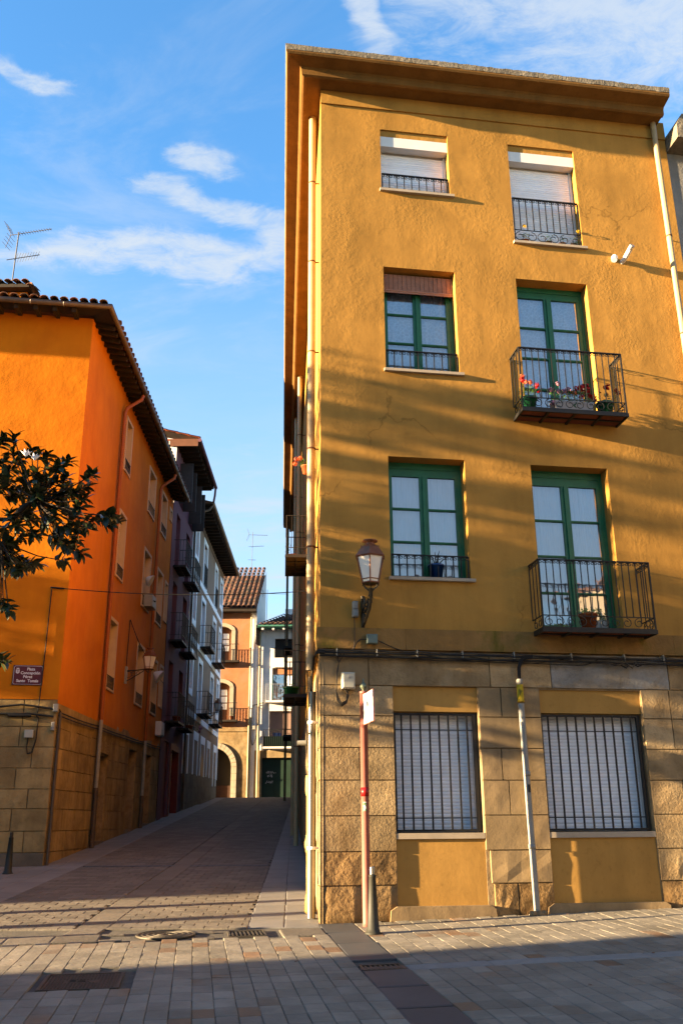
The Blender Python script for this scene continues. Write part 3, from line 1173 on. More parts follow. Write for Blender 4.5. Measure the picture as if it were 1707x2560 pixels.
def balcony(root, fr, u0, u1, o, z, h, step=.108, tiles=True, inset=.0, simple=False, under=m_terra_under, name='balcony'):
    """thin slab in an iron frame with a railing on three sides"""
    mb = MB(fr)
    t = .06
    mb.box(u0, u1, -o, -o + .03, z - t, z)
    mb.box(u0, u0 + .03, -o + .03, -.001, z - t, z)
    mb.box(u1 - .03, u1, -o + .03, -.001, z - t, z)
    for k in range(1, 4):
        c = u0 + (u1 - u0) * k / 4
        mb.box(c - .018, c + .018, -o + .03, -.001, z - t - .004, z - t + .02)
    mb.box(u0 + .03, u1 - .03, -o * .52, -o * .52 + .03, z - t - .002, z - t + .015)
    b = part(name, mb, m_iron, root)
    for k in range(4):
        a, c = u0 + .03 + (u1 - u0 - .06) * k / 4, u0 + .03 + (u1 - u0 - .06) * (k + 1) / 4
        mb = MB(fr)
        mb.box(a + .003, c - .003, -o + .032, -.002, z - t + .021, z - .004)
        part('floor_tile', mb, under, b)
    # railing: three runs
    low = .17
    zt = z + h

    def run(p, q, n):
        (ua, da), (ub, db) = p, q
        dv = Vector((ub - ua, db - da, 0))
        mbr = MB(fr)
        L = dv.length
        dv.normalize()
        nn = Vector((-dv.y, dv.x, 0))
        for (za, zb, w) in ((zt - .016, zt, .017), (z + low, z + low + .012, .008), (z + .002, z + .014, .008)):
            c = [Vector((ua, da, 0)) - nn * w, Vector((ub, db, 0)) - nn * w, Vector((ub, db, 0)) + nn * w, Vector((ua, da, 0)) + nn * w]
            mbr.add([(v.x, v.y, za) for v in c] + [(v.x, v.y, zb) for v in c], [[0, 3, 2, 1], [4, 5, 6, 7], [0, 1, 5, 4], [1, 2, 6, 5], [2, 3, 7, 6], [3, 0, 4, 7]])
        part('rail', mbr, m_iron, b)
        zb0 = z + low + .012
        me = shared('baluster|%.3f' % (zt - .016 - zb0), m_iron, lambda m: m.box(-.006, .006, -.006, .006, 0, zt - .016 - zb0))
        st = L / n
        spin = atan2(dv.y * fr.side, dv.x) if fr.side > 0 else atan2(-dv.y, dv.x)
        sp = atan2((fr.i * dv.y + fr.h * dv.x).y, (fr.i * dv.y + fr.h * dv.x).x) - fr.rot
        for k in range(n + 1):
            v = Vector((ua, da, 0)) + dv * st * k
            inst('baluster', me, b, fr, (v.x, v.y, zb0))
        r = st * .24
        if not simple:
            for k in range(n):
                for sg in (-1, 1):
                    v = Vector((ua, da, 0)) + dv * (st * (k + .5) + sg * st * .23)
                    inst('scroll', cscroll(r, flip=-sg), b, fr, (v.x, v.y, zt - .018 - r), spin=sp)
            rr = low * .42
            m2 = max(1, round(L / (rr * 4.6)))
            for k in range(m2):
                for sg in (-1, 1):
                    v = Vector((ua, da, 0)) + dv * (L * (k + .5) / m2 + sg * rr * 1.08)
                    inst('bottom_scroll', cscroll(rr, 13, flip=-sg, t=.007), b, fr, (v.x, v.y, z + low / 2 + .006), spin=sp)
    e = .02
    run((u0 + e, -o + e), (u1 - e, -o + e), max(4, round((u1 - u0) / step)))
    run((u0 + e, -.004), (u0 + e, -o + e), max(2, round(o / .13)))
    run((u1 - e, -.004), (u1 - e, -o + e), max(2, round(o / .13)))
    for u in (u0 + e, u1 - e):
        mb = MB(fr)
        mb.box(u - .011, u + .011, -o + e - .011, -o + e + .011, z, zt)
        part('corner_post', mb, m_iron, b)
    return b

# ------------------------------------------------------------------ the ochre corner house
house = thing('corner_house', 'ochre yellow corner house of four storeys with green casements and a stone ground floor', 'house', YF.P(0, 0, .45))
WA = [(1.02, 2.20, 11.68, 12.92), (1.02, 2.20, 8.33, 10.18), (1.02, 2.20, 5.00, 6.87)]
WB = [(3.28, 4.48, 10.88, 12.88), (3.24, 4.47, 7.62, 10.16), (3.24, 4.48, 4.24, 6.85)]
UEND = 6.27


def fine_wall():
    """the plastered front, gently uneven, with its window openings"""
    holes = [h + (.30,) for h in WA[1:] + WB[1:]] + [h + (.20,) for h in (WA[0], WB[0])]
    mb = MB(YF)
    mb.wall(0, UEND, 4.238, 13.33, holes)
    return mb


part('wall', fine_wall(), m_yel, house)
mb = MB(YF)
mb.wall(-.004, UEND, 13.33, 13.70, [], d=-.028)
mb.quad((-.004, -.028, 13.33), (UEND, -.028, 13.33), (UEND, 0, 13.33), (-.004, 0, 13.33))
part('upper_band', mb, m_yel, house)
SEND = 24.9
sw_holes = []
for s0 in (3.4, 8.0, 12.6, 17.2, 21.6):
    sw_holes += [(s0, s0 + 1.1, 11.4, 12.9, .12), (s0, s0 + 1.1, 8.0, 10.15, .12), (s0, s0 + 1.1, 4.6, 6.85, .12)]
mb = MB(YS)
mb.wall(0, SEND, 3.9, 13.70, sw_holes, back=True)
mb.quad((SEND, 0, .4), (SEND, 8, .4), (SEND, 8, 13.7), (SEND, 0, 13.7))
part('side_wall', mb, m_yel, house)
mb = MB(YS)
mb.wall(0, SEND, .3, 3.9, [(5.2, 6.3, .6, 3.2, .15), (10.0, 11.4, 1.2, 3.6, .15), (15.5, 16.6, 1.5, 4.0 - .2, .15)], d=.004, back=True)
part('side_base_wall', mb, m_stone_smooth, house)
# back and right walls, roof: the body behind
mb = MB(WF)
a, b2, c, e = YF.P(UEND, 0, 0), YF.P(UEND, 8, 0), YS.P(SEND, 8, 0), YS.P(SEND, .02, 0)
f0 = YF.P(.02, .02, 0)
for p, q in ((a, b2), (b2, c), (c, e)):
    mb.quad((p.x, p.y, .3), (q.x, q.y, .3), (q.x, q.y, 13.7), (p.x, p.y, 13.7))
mb.add([(v.x, v.y, 13.72) for v in (f0, a, b2, c, e)], [[0, 1, 2, 3, 4]])
part('rear_walls', mb, m_yel2, house)
for s in sw_holes:
    if s[2] > 8:
        mb = MB(YS)
        mb.box(s[0] + .04, s[1] - .04, .10, .115, s[2] + .02, s[3] - .02)
        part('side_window', mb, m_green, house)


def corner_offset(o):
    """point o outside both street fronts"""
    A = YF.P(0, -o, 0)
    B = YS.P(0, -o, 0)
    d1, d2 = YF.h, YS.h
    r = B - A
    den = d1.x * d2.y - d1.y * d2.x
    t = (r.x * d2.y - r.y * d2.x) / den
    return A + d1 * t


def sweep(name, prof, mat, u_end=6.12, s_end=SEND, seg=0, jit=0.0):
    mb = MB(WF)
    cols = []
    nf = seg or 1
    path = []
    for k in range(nf):
        path.append(('F', u_end - (u_end + .0) * k / nf))
    path.append(('C', 0))
    ns = (seg * 3) if seg else 1
    for k in range(1, ns + 1):
        path.append(('S', s_end * k / ns))
    rj = random.Random(5)
    for kind, t in path:
        col = []
        for i, (o, z) in enumerate(prof):
            v = corner_offset(o) if kind == 'C' else (YF if kind == 'F' else YS).P(t, -o, 0)
            jz = rj.uniform(-jit, jit) if jit and i in (1, 2) else 0
            col.append((v.x, v.y, z + jz))
        cols.append(col)
    n = len(prof)
    vs = [p for c in cols for p in c]
    fs = [[k * n + i, k * n + i + 1, (k + 1) * n + i + 1, (k + 1) * n + i] for k in range(len(cols) - 1) for i in range(n - 1)]
    fs.append(list(range(n)))
    fs.append(list(range((len(cols) - 1) * n, len(cols) * n))[::-1])
    mb.add(vs, fs)
    return part(name, mb, mat, house)


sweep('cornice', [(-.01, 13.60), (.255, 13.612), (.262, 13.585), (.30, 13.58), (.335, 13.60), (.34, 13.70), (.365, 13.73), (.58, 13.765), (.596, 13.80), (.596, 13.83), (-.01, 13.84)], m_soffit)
sweep('roof_edge', [(.50, 13.835), (.60, 13.836), (.61, 13.93), (.55, 13.95), (-.01, 14.05), (-.01, 13.845)], m_concrete_dark, seg=90, jit=.010)

# string course, in plastered blocks
ub = [(-.045, 1.195), (1.198, 2.60), (2.603, 3.98), (3.983, 5.2), (5.203, UEND)]
for k, (a, b2) in enumerate(ub):
    mb = MB(YF)
    mb.box(a, b2, -.045, .05, 3.945, 4.24)
    part('band_block', mb, m_moss, house)
mb = MB(YS)
mb.box(.03, 3.0, -.045, .04, 3.945, 4.24)
part('band_block', mb, m_moss, house)

# stone ground floor
mb = MB(YF)
mb.wall(0, UEND, .35, 3.945, [(1.01, 2.21, .64, 3.45, .30), (3.11, 4.62, .64, 3.43, .30)], d=.028)
part('mortar_bed', mb, m_mortar, house)
CZ = [.40, .90, 1.31, 1.75, 2.20, 2.62, 3.04, 3.45]
sd = 100
for k in range(7):
    z0, z1 = CZ[k], CZ[k + 1]
    rough = .011 if k == 0 else .007 if k == 1 else .003 if k < 4 else .002
    mt = m_stone_rough if k < 2 else m_stone
    js = [[.58], [.57], [.57], [.56], [.53], [.55], [.67]][k]
    us = [0.0] + js + [1.01]
    for a, b2 in zip(us, us[1:]):
        part('stone_block', stone(YF, a, b2, z0, z1, 0, sd, rough), mt, house)
        sd += 1
    js2 = [[2.62], [], [2.80], [2.58], [2.50], [], [2.54]][k]
    us = [2.21] + js2 + [3.11]
    for a, b2 in zip(us, us[1:]):
        if k < 2 and a == 2.21:
            a = 2.23 + (.06 if k == 0 else .03)
        part('stone_block', stone(YF, a, b2, z0, z1, .0, sd, 0.008 if k < 2 else .002), m_stone_rough if k == 0 else m_stone_smooth, house)
        sd += 1
    js3 = [[5.3], [5.0, 5.8], [5.35], [5.1], [5.6], [5.05, 5.75], [5.05]][k]
    us = [4.62] + js3 + [UEND]
    for a, b2 in zip(us, us[1:]):
        part('stone_block', stone(YF, a, b2, z0, z1, 0, sd, rough * .9), m_stone_rough if k == 0 else m_stone, house)
        sd += 1
for a, b2, mt in ((0, .67, m_stone_smooth), (.67, 2.40, m_stone), (2.40, 3.30, m_stone), (3.30, 5.08, m_lintel), (5.08, UEND, m_stone)):
    part('lintel_stone', stone(YF, a, b2, 3.45, 3.93, 0, sd, .0015), mt, house)
    sd += 1
# side quoins seen along the street
for k in range(8):
    z0, z1 = (CZ + [3.93])[k], (CZ + [3.93])[k + 1]
    part('quoin', stone(YS, .0, .42 if k % 2 else .62, z0, z1, -.012, sd, .006), m_stone, house)
    sd += 1


def lower_window(a, b2, bars):
    mb = MB(YF)
    mb.box(a + .002, b2 - .002, .05, .28, 3.11, 3.446)
    part('lintel_panel', mb, m_yel2, house)
    mb = MB(YF)
    mb.box(a + .002, b2 - .002, .035, .28, .64, 1.455)
    part('parapet_panel', mb, m_yel2, house)
    mb = MB(YF)
    mb.box(a - .0, b2 + .0, .006, .28, 1.457, 1.53)
    part('sill', mb, m_sill, house)
    mb = MB(YF)
    mb.prism([(a - .12, .42), (b2 + .10, .42), (b2 + .08, .60), (b2 + .02, .64), (a - .02, .645), (a - .10, .60)], -.035, .07)
    part('plinth', mb, m_stone_smooth, house)
    shutter(house, YF, a + .015, b2 - .02, 1.54, 3.10, .235, pitch=.047)
    # iron grille
    mb = MB(YF)
    zt, zb = 3.095, 1.545
    for (p, q, r, s) in ((a + .01, b2 - .03, zt - .03, zt), (a + .01, b2 - .03, zb, zb + .03), (a + .01, a + .035, zb + .03, zt - .03), (b2 - .075, b2 - .03, zb + .03, zt - .03)):
        mb.box(p, q, .075, .115, r, s)
    for z in (zb + .165, zt - .235):
        mb.box(a + .035, b2 - .075, .088, .10, z, z + .014)
    g = part('window_grille', mb, m_iron, house)
    me = shared('bar|%.3f' % (zt - zb - .06), m_iron, lambda m: m.box(-.011, .011, -.009, .009, 0, zt - zb - .06))
    for k in range(bars):
        u = a + .035 + (b2 - a - .11) * (k + .62) / (bars + .25)
        inst('bar', me, g, YF, (u, .079, zb + .03))


lower_window(1.01, 2.21, 8)
lower_window(3.11, 4.62, 10)

# upper windows
for (a, b2, z0, z1) in (WA[0], WB[0]):
    shutter(house, YF, a + .002, b2 - .002, z0 + .03, z1 - .13, .195, pitch=.045, box=.20)
    mb = MB(YF)
    mb.box(a + .001, b2 - .001, .03, .21, z1 - .129, z1 - .001)
    part('lintel_fill', mb, m_yel, house)
def sill(a, b2, z, name='sill'):
    mb = MB(YF)
    mb.box(a - .03, b2 + .06, -.055, .22, z - .045, z)
    part(name, mb, m_sill, house)
for (a, b2, z0, z1) in WA + WB[:1]:
    sill(a, b2, z0)
window_frame(house, YF, *WA[1], .235, 3, m_green, curt=m_lace, head=.20)
window_frame(house, YF, *WA[2], .235, 3, m_green, curt=m_curtain, head=.22)
window_frame(house, YF, *WB[1], .235, 4, m_green, name='balcony_door', curt=m_lace, head=.20)
window_frame(house, YF, *WB[2], .235, 4, m_green, name='balcony_door', curt=m_curtain, head=.24)
guard(house, YF, 1.035, 2.185, 11.69, 12.02, .02, step=.125)
guard(house, YF, 1.035, 2.185, 8.34, 8.68, .02, step=.125)
guard(house, YF, 1.035, 2.185, 5.01, 5.35, .02, step=.118)
guard(house, YF, 3.295, 4.465, 10.89, 11.78, .02, step=.118, low=.24)
mb = MB(YF)
mb.box(1.03, 2.19, .14, .155, 9.80, 10.10)
bl = part('reed_blind', mb, m_wicker, house)
mb = MB(YF)
mb.tube([(1.04, .15, 9.84), (2.18, .15, 9.84)], .022, 8)
part('blind_roll', mb, m_wicker, bl)
me = shared('reed|1.16', m_wicker, lambda m: m.box(-.575, .575, -.004, 0, -.005, .005))
for k in range(20):
    inst('reed', me, bl, YF, (1.61, .139, 9.87 + k * .0135))
me = shared('cord|.3', m_rust, lambda m: m.box(-.003, .003, -.002, 0, -.15, .15))
for k in range(16):
    inst('cord', me, bl, YF, (1.06 + k * .0735, .134, 9.985))
balcony(house, YF, 3.02, 4.73, .42, 7.62, 1.03)
balcony(house, YF, 3.07, 4.78, .42, 4.235, 1.0)

# street side balconies
for (s0, s1, z) in ((7.55, 9.25, 7.5), (7.2, 8.7, 4.3), (18.7, 20.2, 7.5), (16.2, 17.6, 4.3)):
    balcony(house, YS, s0, s1, .50, z, .95, simple=True, under=m_wood_dark)


def drainpipe(parent, fr, u, d, z0, z1, r, mat, name='drainpipe', n=12, clamps=(), bend=None):
    mb = MB(fr)
    mb.tube([(u, d, z0), (u, d, z1)] if not bend else bend, r, n)
    p = part(name, mb, mat, parent)
    for z in clamps:
        mb = MB(fr)
        mb.lathe([(r + .001, z - .012), (r + .006, z - .012), (r + .006, z + .012), (r + .001, z + .012)], u, d, n)
        mb.box(u - .006, u + .006, d, 0 if d < 0 else d + .03, z - .01, z + .01)
        part('clamp', mb, m_rust, p)
    return p


drainpipe(house, YF, 6.03, -.09, 3.95, 13.66, .047, m_pipe, clamps=(11.2, 9.3, 7.0, 5.0))
drainpipe(house, YS, .66, -.12, 3.75, 13.66, .062, m_pipe, clamps=(12.2, 10.6, 8.9, 7.2, 5.6))
cp = drainpipe(house, YS, .36, -.10, .50, 3.40, .055, m_steel, name='steel_downpipe')
for z in (1.35, 2.98):
    mb = MB(YS)
    mb.lathe([(.057, z - .02), (.063, z - .02), (.063, z + .02), (.057, z + .02)], .36, -.10, 12)
    mb.box(.34, .38, -.05, .0, z - .012, z + .012)
    part('clamp', mb, m_white, cp)
# old fluted cast iron foot of the next downpipe
mb = MB(YS)
mb.lathe([(.05, .5), (.085, .55), (.075, .72), (.06, .78), (.06, 1.28), (.072, 1.3), (.072, 1.33), (.085, 1.36), (.085, 1.42), (.07, 1.47), (.07, 1.5), (.06, 1.52), (.06, 2.02), (.07, 2.05), (.078, 2.1), (.075, 2.25), (.07, 2.3)], .80, -.10, 16)
for k in range(10):
    a = 2 * pi * k / 10
    mb.box(.80 + .06 * cos(a) - .006, .80 + .06 * cos(a) + .006, -.10 + .06 * sin(a) - .006, -.10 + .06 * sin(a) + .006, 1.53, 2.01)
part('cast_iron_pipe_foot', mb, m_castpipe, house)
drainpipe(house, YS, 10.6, -.16, 1.0, 13.66, .06, m_pipe, clamps=(11.8, 9.0, 6.0, 3.5))
drainpipe(house, YS, 13.4, -.22, 1.2, 13.64, .05, m_pipe, clamps=(11.0,))
drainpipe(house, YS, 1.6, -.09, 1.0, 3.8, .035, m_pipe2, name='thin_pipe')
drainpipe(house, YS, 24.6, -.40, 2.6, 13.64, .05, m_pipe2)

# two vents high on the front
vt = thing('vent_pipe', 'white tin vent pipe sticking out slantwise high on the ochre wall', 'vent pipe', YF.P(5.14, 0, 10.66))
mb = MB(YF)
mb.tube([(5.14, .05, 10.64), (5.17, -.10, 10.68), (5.20, -.24, 10.76)], .040, 12)
part('pipe', mb, m_white, vt)
mb = MB(YF)
mb.tube([(5.196, -.235, 10.757), (5.21, -.30, 10.79)], .044, 12)
part('end_collar', mb, m_alu, vt)
vt = thing('vent_elbow', 'short bent white vent with a hooded mouth beside the slanting vent pipe', 'vent pipe', YF.P(5.0, 0, 10.64))
mb = MB(YF)
mb.tube([(5.03, .05, 10.67), (5.01, -.05, 10.69), (4.975, -.10, 10.67), (4.95, -.115, 10.60)], [.04, .048, .05, .05], 12)
part('hood', mb, m_white, vt)

# concrete house at the right edge
nb_ = thing('concrete_house', 'grey concrete house with an overhanging roof slab at the right edge', 'house', YF.P(UEND + .03, 0, .5))
mb = MB(YF)
mb.box(UEND + .005, 14, .02, 8, .3, 13.06)
part('wall', mb, m_concrete, nb_)
mb = MB(YF)
mb.prism([(UEND + .01, 13.08), (16, 13.08), (16, 13.75), (UEND + .15, 13.60), (UEND + .02, 13.36)], -.40, 8)
part('roof_slab', mb, m_concrete_dark, nb_)
mb = MB(YF)
mb.box(UEND + .25, 16, -.47, -.41, 13.2, 13.5)
part('roof_edge', mb, m_concrete, nb_)


# ------------------------------------------------------------------ cables, boxes, lamp, conduit on the ochre house
def cable(fr, pts, r, sag=0.0):
    mb = MB(fr)
    P2 = []
    for a, b in zip(pts, pts[1:]):
        n = 6
        for k in range(n):
            t = k / n
            p = Vector(a).lerp(Vector(b), t)
            p.z -= sag * 4 * t * (1 - t)
            P2.append(p)
    P2.append(Vector(pts[-1]))
    mb.tube(P2, r, 6)
    return mb


cb = thing('cable_bundle', 'bundle of black cables strung under the string course of the ochre house', 'cables', YF.P(0, -.05, 3.9))
rr = random.Random(11)
for k in range(5):
    z = 3.925 - .021 * k
    pts = [(-.05, .10 + .2 * (k % 2), z - .05)]
    pts = []
    u = -.02
    while u < UEND:
        pts.append((u, -.055 - .012 * (k % 3), z + rr.uniform(-.006, .006) - (.006 * u)))
        u += rr.uniform(.5, .9)
    pts.append((UEND + .5, -.05, z - .05))
    o = part('cable', cable(YF, pts, .0085 if k % 2 else .011, rr.uniform(.0, .018)), m_cable if k % 3 else m_cable2, cb)
for k in range(3):
    part('cable', cable(YF, [(.9 + k * .6, -.05, 3.86), (1.9 + k * .9, -.06, 3.80 - .015 * k), (3.0 + k * .5, -.05, 3.86)], .006, .02), m_cable, cb)
for u in (.22, .78, 1.35, 2.0, 2.75, 3.6, 4.4, 5.0, 5.7):
    mb = MB(YF)
    mb.box(u - .005, u + .005, -.085, .0, 3.84, 3.94)
    part('clip', mb, m_greybox, cb)
for k in range(3):                                # round the corner and down behind the pipes
    z = 3.91 - .02 * k
    mb = MB(WF)
    P2 = [YF.P(.05, -.06, z), YF.P(-.05, -.07, z), YS.P(.1, -.07 - .01 * k, z - .02), YS.P(.25, -.10, z - .25), YS.P(.34, -.11, 3.55), YS.P(.36, -.10, 3.38)]
    mb.tube([tuple(v) for v in P2], .011, 6)
    part('cable', mb, m_cable, cb)
for k in range(3):
    mb = MB(WF)
    P2 = [YS.P(.3, -.07, 3.85 - .03 * k), YS.P(.9, -.09, 3.7), YS.P(1.6, -.08 - .02 * k, 3.1), YS.P(2.2, -.12, 2.9), YS.P(3.0, -.06, 2.2 - .1 * k), YS.P(4.2, -.06, 1.9)]
    mb.tube([tuple(v) for v in P2], .012, 6)
    part('cable', mb, m_cable, cb)
for k in range(6):                                # a tangle of splices over the right window
    u = 4.05 + .09 * k
    mb = MB(YF)
    mb.tube([(u, -.07, 3.80 + rr.uniform(-.02, .02)), (u + .08, -.09, 3.76 + rr.uniform(-.03, .03)), (u + .16, -.07, 3.81 + rr.uniform(-.03, .02))], .011, 6)
    part('splice', mb, m_cable if k % 2 else m_cable2, cb)
cl = thing('cable_loop', 'loop of black cables hanging down to the cream box on the corner stones', 'cables', YF.P(.25, -.04, 3.5))
for k in range(4):
    j = .012 * k
    pts = [(.18 + .05 * k, -.05, 3.88), (.25, -.05, 3.74), (.235 - j * .5, -.05, 3.6), (.205 + j * .3, -.05, 3.35), (.22 + j, -.05, 3.24), (.285, -.05 - j, 3.155 + j), (.35, -.05, 3.20 + j), (.385 - j, -.05, 3.30), (.36 + (k - 1.5) * .03, -.05, 3.40)]
    part('cable', cable(YF, pts, .0065), m_cable if k % 2 else m_cable2, cl)


def rbox(fr, u0, u1, d0, d1, z0, z1, b=.012):
    """box with chamfered front edges"""
    mb = MB(fr)
    A = [(u0, d1, z0), (u1, d1, z0), (u1, d1, z1), (u0, d1, z1)]
    B = [(u0, d0 + b, z0), (u1, d0 + b, z0), (u1, d0 + b, z1), (u0, d0 + b, z1)]
    D = [(u0 + b, d0, z0 + b), (u1 - b, d0, z0 + b), (u1 - b, d0, z1 - b), (u0 + b, d0, z1 - b)]
    fs = [[0, 1, 5, 4], [1, 2, 6, 5], [2, 3, 7, 6], [3, 0, 4, 7], [4, 5, 9, 8], [5, 6, 10, 9], [6, 7, 11, 10], [7, 4, 8, 11], [8, 9, 10, 11]]
    return mb.add(A + B + D, fs)


bx = thing('cream_box', 'cream plastic junction box on the corner stones with a round mark', 'junction box', YF.P(.37, -.05, 3.38))
part('casing', rbox(YF, .285, .465, -.11, .0, 3.385, 3.61, .02), m_box, bx)
mb = MB(YF)
mb.lathe([(.018, 0), (.022, .0), (.022, .003), (.018, .003)], 0, 0, 14)
mb.v = [YF.P(.385 + (YF.o.lerp(v, 1) - YF.o).dot(YF.h), -.111 - (v - YF.o).z, 3.545 + (v - YF.o).dot(YF.i)) for v in mb.v]
part('round_mark', mb, m_greybox, bx)
bx = thing('fuse_box', 'small grey fuse box left of the wall lantern bracket', 'fuse box', YF.P(.485, -.05, 4.39))
part('casing', rbox(YF, .447, .525, -.10, .0, 4.39, 4.49, .01), m_greybox, bx)
part('cap', rbox(YF, .45, .522, -.095, .0, 4.495, 4.61, .012), m_greybox, bx)
part('cable', cable(YF, [(.475, -.03, 4.39), (.473, -.055, 4.26), (.472, -.06, 4.05), (.455, -.06, 3.95), (.42, -.06, 3.91)], .006), m_cable2, bx)
bx = thing('green_junction_box', 'grey green square junction box on the string course below the lantern', 'junction box', YF.P(.71, -.06, 4.0))
part('casing', rbox(YF, .635, .785, -.125, -.045, 4.01, 4.14, .01), m_greenbox, bx)
part('cable', cable(YF, [(.635, -.08, 4.07), (.55, -.08, 4.07), (.50, -.075, 4.03), (.45, -.07, 3.93)], .008), m_cable, bx)
part('cable', cable(YF, [(.785, -.08, 4.06), (.90, -.08, 4.01), (1.02, -.075, 3.96), (1.15, -.07, 3.92)], .008), m_cable, bx)


def lantern(t, fr, u, d, zt, s=1.0, n=6):
    """six-sided lantern hanging in the frame at u, d with its crown top at zt"""
    rt_, rb = .215 * s, .125 * s
    z0, z1, z2, z3 = zt - .62 * s, zt - .25 * s, zt - .11 * s, zt
    ang = [2 * pi * (k + .30) / n for k in range(n)]
    ring = lambda r, z: [(u + r * cos(a), d + r * sin(a), z) for a in ang]
    mb = MB(fr)
    r1, r2 = ring(rt_ * 1.07, z1), ring(rt_ * .62, z2)
    mb.add(r1 + r2, [[k, (k + 1) % n, (k + 1) % n + n, k + n] for k in range(n)])
    r1b = ring(rt_ * .98, z1 - .004)
    mb.add(r1 + r1b, [[k, (k + 1) % n, (k + 1) % n + n, k + n] for k in range(n)] + [list(range(n, 2 * n))])
    mb.add(ring(rt_ * .62, z2) + ring(rt_ * .40, z2 + .035 * s), [[k, (k + 1) % n, (k + 1) % n + n, k + n] for k in range(n)])
    part('lamp_roof', mb, m_lampmetal, t)
    mb = MB(fr)
    mb.lathe([(rt_ * .40, z2 + .03 * s), (rt_ * .30, z2 + .05 * s), (rt_ * .30, z3 - .035 * s), (rt_ * .52, z3 - .022 * s), (rt_ * .50, z3 - .008 * s), (rt_ * .2, z3)], u, d, 14)
    part('chimney_cap', mb, m_lampmetal, t)
    for a in ang:
        mb = MB(fr)
        x, y = u + rt_ * .66 * cos(a), d + rt_ * .66 * sin(a)
        mb.tube([(x, y, z2 - .01), (x, y, z2 + .022 * s)], .006 * s, 5)
        part('pinnacle', mb, m_lampmetal, t)
    mb = MB(fr)
    lo, hi = ring(rb, z0), ring(rt_ * .96, z1 - .006)
    for k in range(n):
        mb.tube([lo[k], hi[k]], .010 * s, 4, False)
        mb.tube([lo[k], lo[(k + 1) % n]], .010 * s, 4, False)
        mb.tube([hi[k], hi[(k + 1) % n]], .012 * s, 4, False)
        q = [tuple(Vector(a).lerp(Vector(b), .13)) for a, b in zip(lo, hi)]
        mb.tube([q[k], q[(k + 1) % n]], .008 * s, 4, False)
    part('glazing_frame', mb, m_lampmetal, t)
    for k in range(n):
        mb = MB(fr)
        sh = lambda p: (u + (p[0] - u) * .97, d + (p[1] - d) * .97, p[2])
        mb.add([sh(lo[k]), sh(lo[(k + 1) % n]), sh(hi[(k + 1) % n]), sh(hi[k])], [[0, 1, 2, 3]])
        part('pane', mb, m_opal, t)
    mb = MB(fr)
    mb.add(ring(rb * .95, z0), [list(range(n))])
    for k in range(n):
        a = ang[k]
        P3 = [(u + rb * 1.05 * cos(a), d + rb * 1.05 * sin(a), z0 - .02 * s), (u + rb * .95 * cos(a), d + rb * .95 * sin(a), z0), (u + rb * .75 * cos(a), d + rb * .75 * sin(a), z0 - .05 * s), (u + .035 * s * cos(a), d + .035 * s * sin(a), z0 - .10 * s)]
        mb.tube(P3, .008 * s, 4, False)
    part('cradle', mb, m_bracket, t)
    return z0 - .09 * s


lt = thing('wall_lantern', 'six sided copper topped street lantern on a scrolled bracket on the ochre house', 'street lamp', YF.P(.60, -.02, 4.25))
LD = -.40
zb = lantern(lt, YF, .645, LD, 5.41)
mb = MB(YF)
mb.lathe([(.022, zb - .10), (.03, zb - .09), (.03, zb - .01), (.045, zb), (.045, zb + .012)], .645, LD, 12)
part('socket', mb, m_bracket, lt)
mb = MB(YF)
mb.tube([(.645, LD, zb - .08), (.645, LD + .02, zb - .16), (.64, LD + .10, zb - .25), (.625, LD + .2, zb - .33), (.61, LD + .29, zb - .40), (.60, -.03, 4.27)], [.018, .02, .022, .018, .018, .02], 8)
mb.tube([(.595, -.03, 4.62), (.60, -.10, 4.66), (.605, -.15, 4.60), (.605, -.13, 4.52), (.60, -.06, 4.50), (.60, -.04, 4.45)], [.014, .018, .02, .016, .014, .014], 6)
mb.tube([(.61, -.10, 4.45), (.62, -.20, 4.47), (.63, -.26, 4.53), (.635, -.22, 4.60), (.62, -.16, 4.56)], [.014, .016, .016, .012, .01], 6)
part('scrolled_arm', mb, m_bracket, lt)
for k in range(12):
    mb = MB(YF)
    t = k / 11
    c = Vector((.645, LD, zb - .10)).lerp(Vector((.61, -.12, 4.38)), t)
    s2 = 1 if k % 2 else -1
    mb.tube([tuple(c), tuple(c + Vector((.03 * s2, -.01, .02))), tuple(c + Vector((.045 * s2, -.015, -.01)))], [.012, .010, .003], 5)
    part('leaf_ornament', mb, m_bracket, lt)
part('wall_plate', rbox(YF, .575, .625, -.035, .0, 4.24, 4.70, .01), m_bracket, lt)

cd = thing('conduit', 'pale grey conduit pipe with a yellow band running down between the barred windows', 'conduit', YF.P(2.82, -.07, .55))
mb = MB(YF)
mb.tube([(2.825, -.075, .52), (2.80, -.075, 3.22)], .042, 14)
part('pipe', mb, m_grey_pipe, cd)
for z in (1.35, 2.28):
    mb = MB(YF)
    mb.lathe([(.043, z - .03), (.047, z - .03), (.047, z + .03), (.043, z + .03)], 2.815, -.075, 14)
    part('coupling', mb, m_grey_pipe, cd)
mb = MB(YF)
mb.lathe([(.044, 3.24), (.048, 3.24), (.048, 3.27), (.046, 3.27), (.046, 3.48), (.044, 3.48)], 2.80, -.075, 14)
part('yellow_band', mb, m_yband, cd)
mb = MB(YF)
for k in range(3):
    mb.box(2.775 + k * .016, 2.781 + k * .016, -.1235, -.118, 3.33 + .03 * k, 3.42 - .02 * k)
part('band_marks', mb, m_black, cd)
mb = MB(YF)
mb.lathe([(.046, 3.48), (.046, 3.54), (.035, 3.56)], 2.80, -.075, 14)
part('collar', mb, m_greybox, cd)
for k in range(3):
    part('cable', cable(YF, [(2.785 + .014 * k, -.075, 3.55), (2.79 + .016 * k, -.075, 3.72), (2.83 + .016 * k, -.078, 3.83 - .004 * k), (2.90, -.08, 3.88 - .018 * k), (3.02, -.075, 3.90 - .02 * k)], .011), m_cable, cd)
mb = MB(YF)
